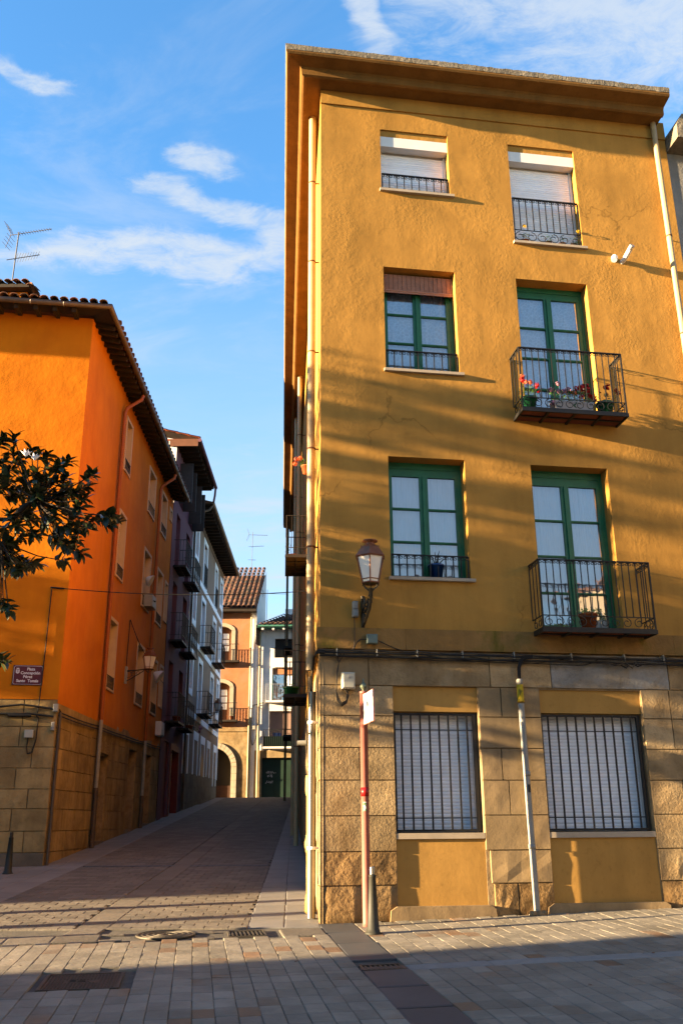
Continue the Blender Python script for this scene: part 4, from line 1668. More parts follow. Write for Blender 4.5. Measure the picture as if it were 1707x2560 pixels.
mb.box(2.80, 2.835, -.1205, -.117, 2.04, 2.14)
part('sticker', mb, m_black, cd)
mb = MB(YF)
for k in range(14):
    a = rr.uniform(0, 2 * pi)
    r_ = rr.uniform(.0, .14)
    mb.lathe([(.05, .50), (.04, .54 + .03 * rr.random()), (.01, .57)], 2.83 + r_ * cos(a), -.06 + abs(r_ * sin(a)) * -.6, 6)
part('mortar_heap', mb, m_stone_smooth, cd)

# ------------------------------------------------------------------ sign post, bollards
sp = thing('sign_post', 'tall faded red post with a green finial and a blank white plate', 'sign post', (.275, 12.30, .455))
mb = MB()
mb.lathe([(.052, .44), (.050, .5), (.050, 3.28), (.053, 3.28), (.053, 3.31), (.02, 3.315)], .275, 12.30, 20)
part('post', mb, m_red, sp)
mb = MB()
mb.lathe([(.022, 3.31), (.016, 3.33), (.024, 3.34), (.044, 3.365), (.046, 3.38), (.034, 3.41), (.014, 3.43), (.009, 3.45), (.012, 3.465), (.005, 3.48)], .275, 12.30, 16)
part('finial', mb, M('verdigris_bronze', (.13, .15, .10), .5, .25, 20, metal=.4), sp)
sf = Fr(.285, 12.24, degrees(atan2(.112, -.49)))
mb = MB(sf)
mb.box(.0, .50, -.012, .0, 2.868, 3.272)
part('plate_frame', mb, m_red, sp)
mb = MB(sf)
mb.box(.012, .488, -.018, -.0125, 2.88, 3.26)
mb.box(.012, .488, .0005, .006, 2.88, 3.26)
part('plate', mb, m_signface, sp)
mb = MB()
mb.lathe([(.051, 1.98), (.0525, 1.98), (.0525, 2.09), (.051, 2.09)], .275, 12.30, 20)
part('red_sticker', mb, M('bright_red_sticker', (.45, .01, .01), .4, .1, 5), sp)
mb = MB()
for a0 in (-2.1,):
    for k in range(5):
        a, b2 = a0 + k * .16, a0 + (k + 1) * .16
        mb.add([(.275 + .0515 * cos(a), 12.30 + .0515 * sin(a), 1.80), (.275 + .0515 * cos(b2), 12.30 + .0515 * sin(b2), 1.80), (.275 + .0515 * cos(b2), 12.30 + .0515 * sin(b2), 1.915), (.275 + .0515 * cos(a), 12.30 + .0515 * sin(a), 1.915)], [[0, 1, 2, 3]])
part('patterned_sticker', mb, M('multicolour_sticker', (.05, .12, .05), .5, .3, 60, col2=(.45, .42, .40), c2=(.5, .55)), sp)


def bollard(x, y, label, h=.73):
    z = gz(x, y)
    t = thing('bollard', label, 'bollard', (x, y, z), 'bollards in the square')
    mb = MB()
    mb.lathe([(.098, z - .01), (.098, z + .012), (.082, z + .02), (.076, z + .045), (.071, z + .05), (.040, z + h - .115), (.044, z + h - .11), (.044, z + h - .095)], x, y, 20)
    part('shaft', mb, m_bollard, t)
    mb = MB()
    mb.lathe([(.034, z + h - .095), (.030, z + h - .08), (.031, z + h - .012), (.028, z + h), (.01, z + h)], x, y, 18)
    part('cap', mb, m_steel if x > -1 else m_bollard, t)
    return t


bollard(.335, 11.70, 'tapering green iron bollard close in front of the red sign post')
for (w_, b_, lb) in ((.95, 5.6, 'bollard added unseen at left for its shadow line, farthest into the street mouth'), (-.05, 5.2, 'bollard added unseen at left for its shadow line, middle one of the three'), (-.65, 5.5, 'bollard added unseen at left for its shadow line, nearest the camera')):  # unseen bollards, added for the thin shadow lines they cast on the paving
    hx, hy = sin(radians(SUN_HD)), cos(radians(SUN_HD))
    bollard(-.305 - hy * w_ - hx * b_, 12.6 + hx * w_ - hy * b_, lb)
bollard(-6.20, 18.19, 'dark bollard at the left edge beside the stone base of the orange house')

# ------------------------------------------------------------------ the orange house
oh = thing('orange_house', 'orange plastered house with a sandstone ground floor and dark timber eaves on the left', 'house', (-5.968, 19.5, .95))
mb = MB(OF)
mb.wall(-12, 0, 4.19, 13.30, [(-9.5, -8.4, 5, 6.9), (-9.5, -8.4, 8, 9.9)], back=True)
part('front_wall', mb, m_orange, oh)
OW = [(4.13, 4.96, 11.03, 12.66), (7.62, 8.78, 11.02, 12.55), (9.90, 10.98, 11.06, 12.57), (11.50, 12.03, 12.03, 12.52),
      (4.10, 4.98, 7.98, 9.88), (7.60, 8.77, 7.99, 9.86), (9.88, 10.97, 7.98, 9.84), (11.35, 12.0, 8.34, 9.78),
      (3.90, 4.86, 4.98, 6.87), (7.53, 8.66, 5.05, 6.88), (9.90, 10.92, 5.06, 6.85), (11.30, 12.03, 5.44, 6.86)]
T = .09
mb = MB(OS)
mb.wall(0, 12.15, 4.12, 13.30, [(a + T, b - T, c + T * .6, e - T) for a, b, c, e in OW], depth=.26)
part('street_wall', mb, m_orange, oh)
for (a, b, c, e) in OW:
    mb = MB(OS)
    a2, b2, c2, e2 = a + T, b - T, c + T * .6, e - T
    pr = -.022
    mb.box(a, a2, pr, .03, c, e)
    mb.box(b2, b, pr, .03, c, e)
    mb.box(a2, b2, pr, .03, e2, e)
    mb.box(a2, b2, pr - .02, .03, c, c2)
    # pale painted reveals
    mb.quad((a2 + .002, .0, c2), (a2 + .002, .25, c2), (a2 + .002, .25, e2), (a2 + .002, 0, e2))
    mb.quad((b2 - .002, .0, c2), (b2 - .002, .25, c2), (b2 - .002, .25, e2), (b2 - .002, 0, e2))
    mb.quad((a2, .0, e2 - .002), (b2, 0, e2 - .002), (b2, .25, e2 - .002), (a2, .25, e2 - .002))
    w = part('window', mb, m_peach, oh)
    mb = MB(OS)
    mb.box(a2 + .003, b2 - .003, .20, .24, c2 + .003, e2 - .003)
    part('sash', mb, m_peach if (b - a) > 1 else m_blind, w)
    mb = MB(OS)
    cu = (a2 + b2) / 2
    for q0, q1 in ((a2 + .05, cu - .03), (cu + .03, b2 - .05)):
        mb.box(q0, q1, .193, .199, c2 + .08, e2 - .08)
    part('pane', mb, m_glass, w)
    if e - c > 1.3 and b < 11:
        mbr = MB(OS)
        z0, h = c2 + .02, .30
        mbr.box(a2, b2, -.035, -.015, z0 + h - .015, z0 + h)
        mbr.box(a2, b2, -.035, -.015, z0, z0 + .012)
        g = part('window_railing', mbr, m_iron, w)
        for k in range(9):
            u = a2 + (b2 - a2) * (k + .5) / 9
            mbr = MB(OS)
            mbr.tube([(u, -.025, z0), (u + .03, -.025, z0 + h * .5), (u, -.025, z0 + h)], .007, 4, False)
            part('window_baluster', mbr, m_iron, w)
# sandstone ground floor
mb = MB(OF)
mb.wall(-12, 0, .3, 4.19, [], d=.03)
part('mortar_bed', mb, m_mortar, oh)
doors = [(3.85, 4.85, .9, 3.36), (7.38, 8.42, .9, 3.76), (9.62, 10.78, .9, 3.80)]
mb = MB(OS)
mb.wall(0, 12.15, .3, 4.25, [(a, b, .95, e, .35) for a, b, c, e in doors], d=.03, back=False)
part('mortar_bed', mb, m_mortar, oh)
OC = [.75, 1.18, 1.58, 2.01, 2.39, 2.80, 3.22, 3.63, 4.18]
ro = random.Random(31)
sd = 400
for k in range(8):
    u = 0.0
    first = True
    while u > -3.2:
        w = ro.uniform(.55, .95) if not first else (.42 if k % 2 else .70)
        if k == 7:
            w *= 1.6
        mt = m_ostone if k else m_rubble
        part('stone_block', stone(OF, u - w, u, OC[k], OC[k + 1], 0, sd, .006), mt, oh)
        u -= w
        sd += 1
        first = False
mb = MB(OF)
mb.wall(-12, u, .3, 4.19, [], d=.0)
part('far_stonework', mb, m_ostone, oh)
for k in range(8):
    u = 0.0
    first = True
    while u < 12.1:
        w = ro.uniform(.6, 1.05) if not first else (.70 if k % 2 else .42)
        if k == 7:
            w = ro.uniform(1.2, 1.8)
        z0 = OC[k] + .022 * u * (k / 8)
        z1 = OC[k + 1] + .022 * u * ((k + 1) / 8)
        e2 = min(u + w, 12.13)
        segs = [(u, e2)]
        for (a, b, c, e) in doors:
            if z0 < e - .05:
                ns = []
                for (p, q) in segs:
                    if q <= a or p >= b:
                        ns.append((p, q))
                    else:
                        if p < a - .04:
                            ns.append((p, a))
                        if q > b + .04:
                            ns.append((b, q))
                segs = ns
        for (p, q) in segs:
            if q - p > .05:
                part('stone_block', stone(OS, p, q, z0, z1, 0, sd, .006), m_ostone, oh)
                sd += 1
        u = e2
        first = False
for k, (a, b, c, e) in enumerate(doors):
    mb = MB(OS)
    mb.box(a + .005, b - .005, .28, .33, .9, e - .005)
    dd = part('door', mb, m_darkdoor, oh)
    cu = (a + b) / 2
    for q0, q1 in ((a + .08, cu - .02), (cu + .02, b - .08)):
        for z0, z1 in ((1.7, 2.2), (2.3, e - .6), (e - .5, e - .1)):
            mb = MB(OS)
            mb.box(q0 + .03, q1 - .03, .262, .279, z0, z1)
            part('door_panel', mb, m_darkdoor, dd)
    mb = MB(OS)
    mb.box(a - .02, b + .02, -.03, .30, gz(-6, 19.5 + a) - .03, gz(-6, 19.5 + cu) + .07)
    part('doorstep', mb, m_rubble, oh)
mb = MB(OS)
mb.box(3.79, 4.92, -.03, .02, 3.41, 3.71)
pl = part('lintel_plaque', mb, m_ostone, oh, label='pale carved plaque above the first door')
mb = MB(OS)
for k in range(3):
    mb.box(4.3, 4.8, -.034, -.0305, 3.48 + .07 * k, 3.50 + .07 * k)
mb.box(3.9, 4.1, -.036, -.0305, 3.48, 3.66)
part('carving', mb, m_mortar, pl)

# eaves, gutter, tiles
EZ = 13.28
mb = MB(OF)
mb.quad((-12, -.60, EZ - .02), (.45, -.60, EZ - .02), (0, 0, EZ + .10), (-12, 0, EZ + .10))
part('eave_boards', mb, m_wood_dark, oh)
mb = MB(OS)
mb.quad((-.6, -.50, EZ - .02), (12.2, -.50, EZ - .32), (12.2, 0, EZ - .1), (0, 0, EZ + .10))
part('eave_boards', mb, m_wood_dark, oh)
me = shared('rafter|.6', m_wood_dark, lambda b: b.box(-.05, .05, 0, .56, -.10, .02))
for k in range(22):
    inst('rafter', me, oh, OF, (-.38 - .435 * k, -.56, EZ - .05), rx=radians(11))
for k in range(40):
    u = .28 + k * .30
    inst('rafter', me, oh, OS, (u, -.47, EZ - .05 - .025 * u), rx=radians(11), scale=(.8, .84, .9))
mb = MB(WF)
cz = lambda u: EZ - .025 * max(0, u)
pf1 = [tuple(OF.P(u, -.64, EZ)) for u in (-12, -6, -3)]
corner = OF.P(.46, -.64, EZ)
side = [tuple(OS.P(u, -.545, cz(u))) for u in (3, 6, 9, 12.2)]
mb.tube(pf1 + [tuple(corner)] + side, .07, 8)
part('gutter', mb, m_gutter, oh)
for k in range(26):
    fr, u, d = (OF, -.6 - .75 * k, -.64) if k < 6 else (OS, .1 + .62 * (k - 6), -.545)
    z = EZ if k < 6 else cz(u)
    mb = MB(fr)
    mb.tube([(u, d + .075 * cos(a), z + .075 * sin(a)) for a in [pi * q / 6 for q in range(6, 13)]] + [(u, d + .08, z + .06)], .008, 4, False)
    part('gutter_bracket', mb, m_gutter, oh)
RS = tan(radians(17))
mb = MB(WF)
ap1, ap2 = Vector((-11.5, 24.5, 0)), Vector((-11.5, 40, 0))
c0 = OF.P(.50, -.66, EZ + .07)
c1 = OF.P(-14, -.66, EZ + .07)
c2 = OS.P(12.2, -.56, EZ - .25)
ap1.z = EZ + .07 + 5.6 * RS
ap2.z = ap1.z
e1 = Vector((ap1.x, c2.y, ap1.z))
mb.add([tuple(v) for v in (c1, c0, ap1, c2, e1)], [[0, 1, 2], [1, 3, 4, 2]])
part('roof', mb, m_tile, oh)


def roof_tile(mat, l=.42, w=.20, h=.065):
    def mk(b):
        n = 5
        vs = []
        for y, s in ((0, 1.0), (l, .82)):
            for k in range(n + 1):
                a = pi * k / n
                vs.append((-cos(a) * w / 2 * s, y, sin(a) * h * s))
            for k in range(n + 1):
                a = pi * k / n
                vs.append((-cos(a) * (w / 2 - .014) * s, y, sin(a) * (h - .014) * s))
        m = 2 * (n + 1)
        fs = [[k, k + 1, k + 1 + m, k + m] for k in range(n)] + [[k + n + 1, k + n + 1 + m, k + n + 2 + m, k + n + 2] for k in range(n)]
        fs += [[k, k + n + 1, k + n + 2, k + 1] for k in range(n)]
        b.add(vs, fs, True)
    return shared('roof_tile|%.2f%.2f' % (l, w), mat, mk)


rtile = roof_tile(m_tile)
for k in range(20):
    for j in range(2):
        inst('roof_tile', rtile, oh, OF, (.30 - .225 * k, -.72 + .33 * j, EZ + .075 + .33 * j * RS + R.uniform(-.006, .006)), rx=radians(17), spin=R.uniform(-.04, .04))
for k in range(46):
    u = .30 + .26 * k
    inst('roof_tile', rtile, oh, OS, (u, -.60, cz(u) + .08), rx=radians(15))
mb = MB(OF)
mb.quad((-12, 0, .3), (-12, 14, .3), (-12, 14, 13.3), (-12, 0, 13.3))
mb.quad((-12, 14, .3), (-.2, 14, .3), (-.2, 14, 13.3), (-12, 14, 13.3))
part('rear_walls', mb, m_orange, oh)
# downpipes
for u, zt in ((3.50, 13.1), (9.2, 12.95)):
    mb = MB(OS)
    mb.tube([(u + .25, -.50, zt - .02), (u + .22, -.47, zt - .16), (u + .04, -.13, zt - .50), (u, -.085, zt - .66), (u, -.085, 4.15)], .05, 10)
    part('drainpipe', mb, m_orange_pipe, oh)
    mb = MB(OS)
    mb.tube([(u, -.085, 4.149), (u, -.085, 2.55)], .047, 10)
    part('drainpipe', mb, m_greybox, oh)
    mb = MB(OS)
    mb.tube([(u, -.085, 2.549), (u, -.085, gz(-6, 19.5 + u))], .058, 10)
    part('drainpipe_foot', mb, m_gutter, oh)
mb = MB(OS)
mb.tube([(.10, -.05, 3.95), (.10, -.055, .9)], .032, 8)
part('cable_duct', mb, m_gutter, oh)

# attic hut on the orange roof
hut = thing('roof_hut', 'small tiled orange roof hut above the eaves at the top left', 'roof hut', (-8.9, 22, 14.2))
mb = MB()
mb.box(-14, -8.62, 22.0, 25, 13.9, 15.65)
part('wall', mb, m_orange, hut)
mb = MB()
mb.prism([(-14, 15.66), (-8.5, 15.66), (-8.5, 15.76), (-14, 15.76)], 21.75, 25)
mb.add([(-8.5, 21.75, 15.76), (-8.15, 25, 15.0), (-8.15, 25, 14.9), (-8.5, 21.75, 15.66), (-8.2, 21.8, 14.6), (-8.62, 22, 14.6)], [[0, 1, 2, 3]])
part('eave', mb, m_wood_dark, hut)
ht = roof_tile(m_tile)
for k in range(18):
    for j in range(3):
        inst('roof_tile', ht, hut, WF, (-8.60 - .235 * k, 21.66 + .33 * j, 15.80 + .10 * j), rx=radians(16))
for k in range(7):
    inst('roof_tile', ht, hut, WF, (-8.48 + .10 * k, 21.7 + .30 * k, 15.72 - .14 * k), rx=radians(-14), spin=radians(-18))


def antenna(name, label, base, h, booms, mast=.018):
    x, y, z = base
    t = thing(name, label, 'antenna', base)
    mb = MB()
    mb.tube([(x, y, z), (x + .02, y, z + h)], mast, 6)
    part('mast', mb, m_antenna, t)
    for (hz, hd, L, el, n, back, ew) in booms:
        d = Vector((sin(radians(hd)) * cos(radians(el)), cos(radians(hd)) * cos(radians(el)), sin(radians(el))))
        c = Vector((x, y, z + hz))
        mb = MB()
        mb.tube([tuple(c - d * .25), tuple(c + d * L)], .012, 5)
        cr = d.cross(Vector((0, 0, 1))).normalized()
        for k in range(n):
            p = c + d * (L * (k + .4) / n)
            w = ew * (1 - .35 * k / n)
            mb.tube([tuple(p - cr * w), tuple(p + cr * w)], .006, 4)
        if back:
            upv = cr.cross(d)
            for sgn in (-1, 1):
                for k in range(4):
                    p = c - d * .22 + upv * sgn * (.08 + .09 * k) - d * .04 * k
                    mb.tube([tuple(p - cr * .22), tuple(p + cr * .22)], .006, 4)
                mb.tube([tuple(c - d * .22), tuple(c - d * .36 + upv * sgn * .40)], .008, 4)
        part('boom', mb, m_antenna, t)
    return t


antenna('roof_antenna', 'tall twin boom television antenna on the hut roof at the far left', (-9.33, 22.6, 15.7), 2.35, [(2.28, 100, 1.05, 2, 13, True, .10), (1.45, 60, .75, 28, 9, False, .28)])
antenna('roof_antenna', 'low tangled television antenna behind the tiles left of the roof corner', (-8.25, 23.4, 14.6), 1.2, [(1.15, 95, .95, -4, 8, True, .08), (.85, 30, .4, 30, 5, False, .2)], .014)
ra = thing('tee_rail', 'white T shaped metal rail standing behind the eave tiles', 'metal rail', (-7.6, 20.6, 13.6))
mb = MB()
mb.tube([(-7.62, 20.6, 13.6), (-7.60, 20.6, 14.33)], .022, 6)
part('post', mb, m_trim, ra)
mb = MB()
mb.tube([(-8.20, 20.4, 14.15), (-7.12, 20.8, 14.58)], .014, 6)
part('bar', mb, m_sill, ra)

# street sign with lettering
ss = thing('street_sign', 'maroon street sign with white lettering naming the square on the orange wall', 'street sign', OF.P(-.655, -.02, 4.48))
mb = rbox(OF, -.965, -.345, -.022, -.0, 4.475, 4.895, .006)
part('plate', mb, m_signred, ss)
mb = MB(OF)
hw, hh, cr_ = .287, .190, .035
pts = []
for (sx, sz, a0) in ((1, 1, 0), (-1, 1, 90), (-1, -1, 180), (1, -1, 270)):
    for k in range(5):
        a = radians(a0 + 22.5 * k)
        pts.append((-.655 + sx * (hw - cr_) + cr_ * cos(a), -.0235, 4.685 + sz * (hh - cr_) + cr_ * sin(a)))
mb.tube(pts + [pts[0]], .0042, 4, False, False)
part('border_line', mb, m_letter, ss)


def lettering(text, fr, u, z, size, d, parent, mat, bold=.0, name='lettering', spacing=1.0, stretch=1.0):
    c = bpy.data.curves.new('lettering', 'FONT')
    c.body = text
    c.size = size
    c.align_x = 'CENTER'
    c.extrude = .0015
    c.offset = bold
    c.space_character = spacing
    c.resolution_u = 3
    tmp = bpy.data.objects.new('lettering_tmp', c)
    C.objects.link(tmp)
    bpy.context.view_layer.update()
    me = bpy.data.meshes.new_from_object(tmp.evaluated_get(bpy.context.evaluated_depsgraph_get()))
    bpy.data.objects.remove(tmp)
    mb = MB(fr)
    mb.add([(u + v.co.x * stretch, d - v.co.z, z + v.co.y) for v in me.vertices], [list(p.vertices) for p in me.polygons])
    return part(name, mb, mat, parent)


for tx, u, z in (('Plaza', -.600, 4.785), ('Concepción', -.605, 4.705), ('Pérez', -.655, 4.625), ('Santo  Tomás', -.655, 4.54)):
    lettering(tx, OF, u, z, .082, -.0245, ss, m_letter, bold=.0022, stretch=1.0 if tx != 'Santo  Tomás' else .98)
mb = MB(OF)
mb.prism([(-.905, 4.80), (-.905, 4.74), (-.895, 4.725), (-.868, 4.715), (-.841, 4.725), (-.831, 4.74), (-.831, 4.80)], -.026, -.0225)
mb.prism([(-.893, 4.812), (-.900, 4.835), (-.882, 4.826), (-.868, 4.84), (-.854, 4.826), (-.836, 4.835), (-.843, 4.812)], -.026, -.0225)
cr2 = part('coat_of_arms', mb, m_letter, ss)
mb = MB(OF)
for z in (4.745, 4.765, 4.785):
    mb.box(-.889, -.847, -.0275, -.0262, z, z + .009)
part('shield_charge', mb, m_signred, cr2)

# cables on the orange house
cb = thing('wall_cables', 'black cables sagging along the stone top of the orange house', 'cables', OF.P(-.8, -.05, 3.95))
part('cable', cable(OF, [(-3.2, -.03, 3.96), (-1.15, -.05, 4.02), (-.72, -.05, 4.07), (-.35, -.05, 4.03), (-.02, -.05, 3.98)], .022), m_cable, cb)
part('cable', cable(OF, [(-3.2, -.03, 3.87), (-1.0, -.04, 3.88), (-.55, -.05, 3.885), (-.30, -.05, 3.86), (-.05, -.05, 3.83)], .022), m_cable, cb)
part('splice_sleeve', cable(OF, [(-.96, -.06, 3.845), (-.5, -.06, 3.85)], .035), m_cable, cb)
part('cable', cable(OF, [(-.40, -.05, 3.85), (-.35, -.05, 3.80), (-.36, -.05, 3.35), (-.42, -.05, 3.10), (-.50, -.05, 3.08), (-.53, -.05, 3.2), (-.52, -.05, 3.40)], .014), m_cable, cb)
part('cable', cable(OF, [(-.34, -.03, 6.56), (-.35, -.03, 5.2), (-.37, -.03, 4.09), (-.38, -.04, 3.9)], .012), m_cable, cb)
part('cable', cable(OS, [(.0, -.05, 3.98), (.3, -.05, 3.93), (3.5, -.04, 4.0), (6.5, -.04, 4.05), (9.3, -.04, 4.12), (12.1, -.04, 4.2)], .016, .02), m_cable, cb)
part('cable', cable(OS, [(.0, -.05, 3.86), (3.5, -.04, 3.93), (9.3, -.04, 4.05), (12.1, -.04, 4.13)], .012, .02), m_cable, cb)
bx = thing('meter_box', 'small square grey meter box on the stone wall under the street sign', 'junction box', OF.P(-.51, -.05, 3.4))
part('casing', rbox(OF, -.60, -.42, -.07, .0, 3.40, 3.56, .01), m_box, bx)
bx = thing('corner_connector', 'grey cable connector at the stone corner of the orange house', 'junction box', OF.P(0, -.05, 3.9))
part('casing', rbox(OF, -.07, .03, -.09, .0, 3.93, 4.09, .01), m_greybox, bx)
part('casing', rbox(OF, -.08, -.01, -.08, .0, 3.55, 3.72, .01), m_greybox, bx)
bx = thing('wall_cabinet', 'white rounded electricity cabinet low on the orange street wall near the plum house', 'cabinet', OS.P(11.4, -.1, 4.5))
part('casing', rbox(OS, 11.15, 11.75, -.20, .0, 4.50, 4.95, .03), m_whitewall, bx)
wire = thing('street_wire', 'thin black wire slung across the street from the orange to the ochre house', 'wire', (-3.5, 19.4, 6.4))
A, B = Vector((-6.29, 19.42, 6.59)), Vector((-.80, 19.55, 6.50))
mb = MB()
mb.tube([tuple(A.lerp(B, k / 14) - Vector((0, 0, .12 * 4 * (k / 14) * (1 - k / 14)))) for k in range(15)], .010, 5)
part('wire', mb, m_cable, wire)
mb = MB()
mb.tube([tuple(A + Vector((-.06, .05, .02))), tuple(A), tuple(A + Vector((.25, .03, -.02)))], .02, 5)
part('anchor', mb, m_cable, wire)


def bracket_lantern(label, u, armz, o, s, zt):
    t = thing('bracket_lantern', label, 'street lamp', OS.P(u, 0, armz), 'lanterns on long brackets along the street')
    z = lantern(t, OS, u, -o, zt, s)
    mb = MB(OS)
    mb.tube([(u, -.0, armz), (u, -o * .5, armz + .02), (u, -o, armz + .06)], .02, 6)
    mb.tube([(u, -.02, armz - .30), (u, -o * .35, armz - .18), (u, -o * .8, armz + .01)], .014, 6)
    for k in range(3):
        c = -o * (.15 + .2 * k)
        rr_ = .085 - .02 * k
        mb.tube([(u, c + rr_ * cos(a), armz - .10 + .02 * k + rr_ * sin(a)) for a in [2 * pi * q / 8 for q in range(9)]], .008, 4)
    mb.tube([(u, -o, armz + .04), (u, -o, z + .06)], .022, 6)
    part('scrolled_arm', mb, m_bracket, t)
    mb = rbox(OS, u - .06, u + .06, -.06, .0, armz - .35, armz + .12, .01)
    part('wall_box', mb, m_greybox, t)
    return t


bracket_lantern('lantern on a scrolled arm reaching out from the orange street wall', 6.15, 5.78, .66, .95, 6.42)
bracket_lantern('small distant lantern on an arm from the taupe house with white trim', 23.3, 6.60, .55, .9, 7.28)
part('cable', cable(OS, [(6.15, -.02, 5.9), (6.25, -.02, 7.25)], .010), m_cable, cb)
part('cable', cable(OS, [(6.25, -.03, 7.25), (8.5, -.03, 6.7), (12.1, -.03, 6.3)], .010, .06), m_cable, cb)
dish = thing('satellite_dish', 'pale rounded dish in the middle row window of the orange street wall', 'satellite dish', OS.P(8.0, -.05, 8.9))
mb = MB(OS)
mb.tube([(8.0, -.05, 8.95), (8.0, -.14, 8.88), (8.0, -.2, 8.85)], [.05, .16, .20], 14)
part('bowl', mb, m_whitewall, dish)
dish = thing('satellite_dish', 'pale rounded dish at a lower window near the bracket lantern on the orange wall', 'satellite dish', OS.P(10.0, -.05, 6.3))
mb = MB(OS)
mb.tube([(10.1, -.05, 6.35), (10.1, -.18, 6.27), (10.1, -.26, 6.22)], [.05, .18, .22], 14)
part('bowl', mb, m_whitewall, dish)
ac = thing('air_conditioner', 'grey air conditioner unit standing on a window sill of the orange street wall', 'air conditioner', OS.P(8.15, -.1, 8.05))
part('casing', rbox(OS, 7.85, 8.5, -.30, -.04, 8.03, 8.42, .02), m_greybox, ac)
mb = MB(OS)
mb.lathe([(.15, 8.22), (.16, 8.23), (.16, 8.235), (.02, 8.236)], 8.1, -.2, 14)
part('fan_grille', mb, m_dark, ac)

# ------------------------------------------------------------------ the plum coloured house
ph = thing('plum_house', 'narrow plum coloured house with iron balconies and dark louvred shutters', 'house', OS.P(12.2, 0, 1.6))
P0u, P1u = 12.16, 16.93
doorsP = [(12.95, 13.90, 7.95, 10.18), (15.35, 16.35, 7.95, 10.18), (12.98, 13.88, 5.15, 7.28), (15.28, 16.25, 5.15, 7.30), (12.98, 13.85, 10.68, 12.80), (15.4, 16.35, 10.68, 12.80)]
topP = [(13.2, 14.2, 13.25, 14.85), (15.7, 16.7, 13.25, 14.85)]
mb = MB(OS)
mb.wall(P0u, P1u, 1.0, 15.25, [(a, b, c, e, .3) for a, b, c, e in doorsP + topP] + [(12.95, 13.95, 1.5, 4.5, .15), (14.2, 16.2, 1.5, 4.5, .35)], d=-.012, back=False)
part('wall', mb, m_purple, ph)
for (a, b, c, e) in doorsP:
    mb = MB(OS)
    mb.box(a, b, .27, .30, c, e)
    w = part('balcony_door', mb, m_darkred, ph)
    mb = MB(OS)
    mb.box(a + .12, b - .12, .255, .262, c + .5, e - .15)
    part('pane', mb, m_glass, w)
for (a, b, c, e) in topP:
    mb = MB(OS)
    mb.box(a, b, .20, .24, c, e)
    w = part('window', mb, m_dark, ph)
    for uu in (a - .02, b - .03):
        sh = MB(OS)
        sh.box(uu, uu + .05, -.50, -.015, c, e)
        shp = part('shutter', sh, m_blind, w)
for (a, b) in ((12.72, 14.12), (15.1, 16.55)):
    for z in (10.68, 7.95, 5.13):
        balcony(ph, OS, a, b, .48, z, .98, simple=True, under=m_wood_dark, step=.12)
mb = MB(OS)
mb.box(12.95, 13.95, .06, .12, 1.5, 4.5)
part('door', mb, m_darkred, ph)
mb = MB(OS)
mb.box(14.2, 14.4, -.03, .3, 1.7, 4.5)
mb.box(16.0, 16.2, -.03, .3, 1.7, 4.5)
mb.box(14.4, 16.0, -.03, .3, 4.3, 4.5)
part('shop_frame', mb, m_darkred, ph)
mb = MB(OS)
mb.box(14.41, 15.99, .22, .26, 1.7, 4.29)
part('shop_door', mb, m_trim, ph)
mb = MB(OS)
mb.quad((P0u, -.012, 12.9), (P0u, 9, 12.9), (P0u, 9, 17.2), (P0u, -.012, 15.4))
part('gable_wall', mb, m_whitewall, ph)
mb = MB(OS)
mb.prism([(P0u - .05, 15.28), (P1u + .25, 15.28), (P1u + .25, 15.36), (P0u - .05, 15.36)], -.78, .2)
part('eave_boards', mb, m_wood_dark, ph)
mb = MB(OS)
mb.box(P0u - .06, P0u, -.80, .25, 15.12, 15.40)
part('gable_board', mb, m_doorwood, ph)
for k in range(11):
    mb = MB(OS)
    u = P0u + .15 + k * .46
    mb.box(u, u + .10, -.72, .02, 15.15, 15.278)
    part('rafter', mb, m_wood_dark, ph)
mb = MB(OS)
mb.tube([(P0u - .06, -.86, 15.36), (P1u + .3, -.86, 15.36)], .075, 8)
mb.tube([(P1u + .2, -.86, 15.30), (P1u + .22, -.84, 15.0), (P1u + .25, -.80, 14.75), (P1u + .3, -.78, 14.66)], .045, 8)
part('gutter', mb, m_purple, ph)
mb = MB(OS)
mb.quad((P0u - .06, -.86, 15.42), (P1u + .3, -.86, 15.42), (P1u + .3, 8, 17.6), (P0u - .06, 8, 17.6))
part('roof', mb, m_tile, ph)
tr = roof_tile(m_tile_red, .50, .24, .09)
for k in range(14):
    inst('roof_tile', tr, ph, OS, (P0u + .02, -.86 + .42 * k, 15.44 + .105 * k), rx=radians(14))
mb = MB(OS)
mb.box(P0u - .02, P0u + .14, -.80, 6, 15.36, 15.42)
part('verge', mb, m_tile_red, ph)

mb = MB(OS)
mb.quad((P0u, .3, 1), (P0u, 9, 1), (P0u, 9, 15.2), (P0u, .3, 15.2))
mb.quad((P1u, .02, 1), (P1u, 9, 1), (P1u, 9, 15.2), (P1u, .02, 15.2))
mb.quad((P0u, 9, 1), (P1u + .1, 9, 1), (P1u + .1, 9, 17.6), (P0u, 9, 17.6))
part('rear_walls', mb, m_purple, ph)
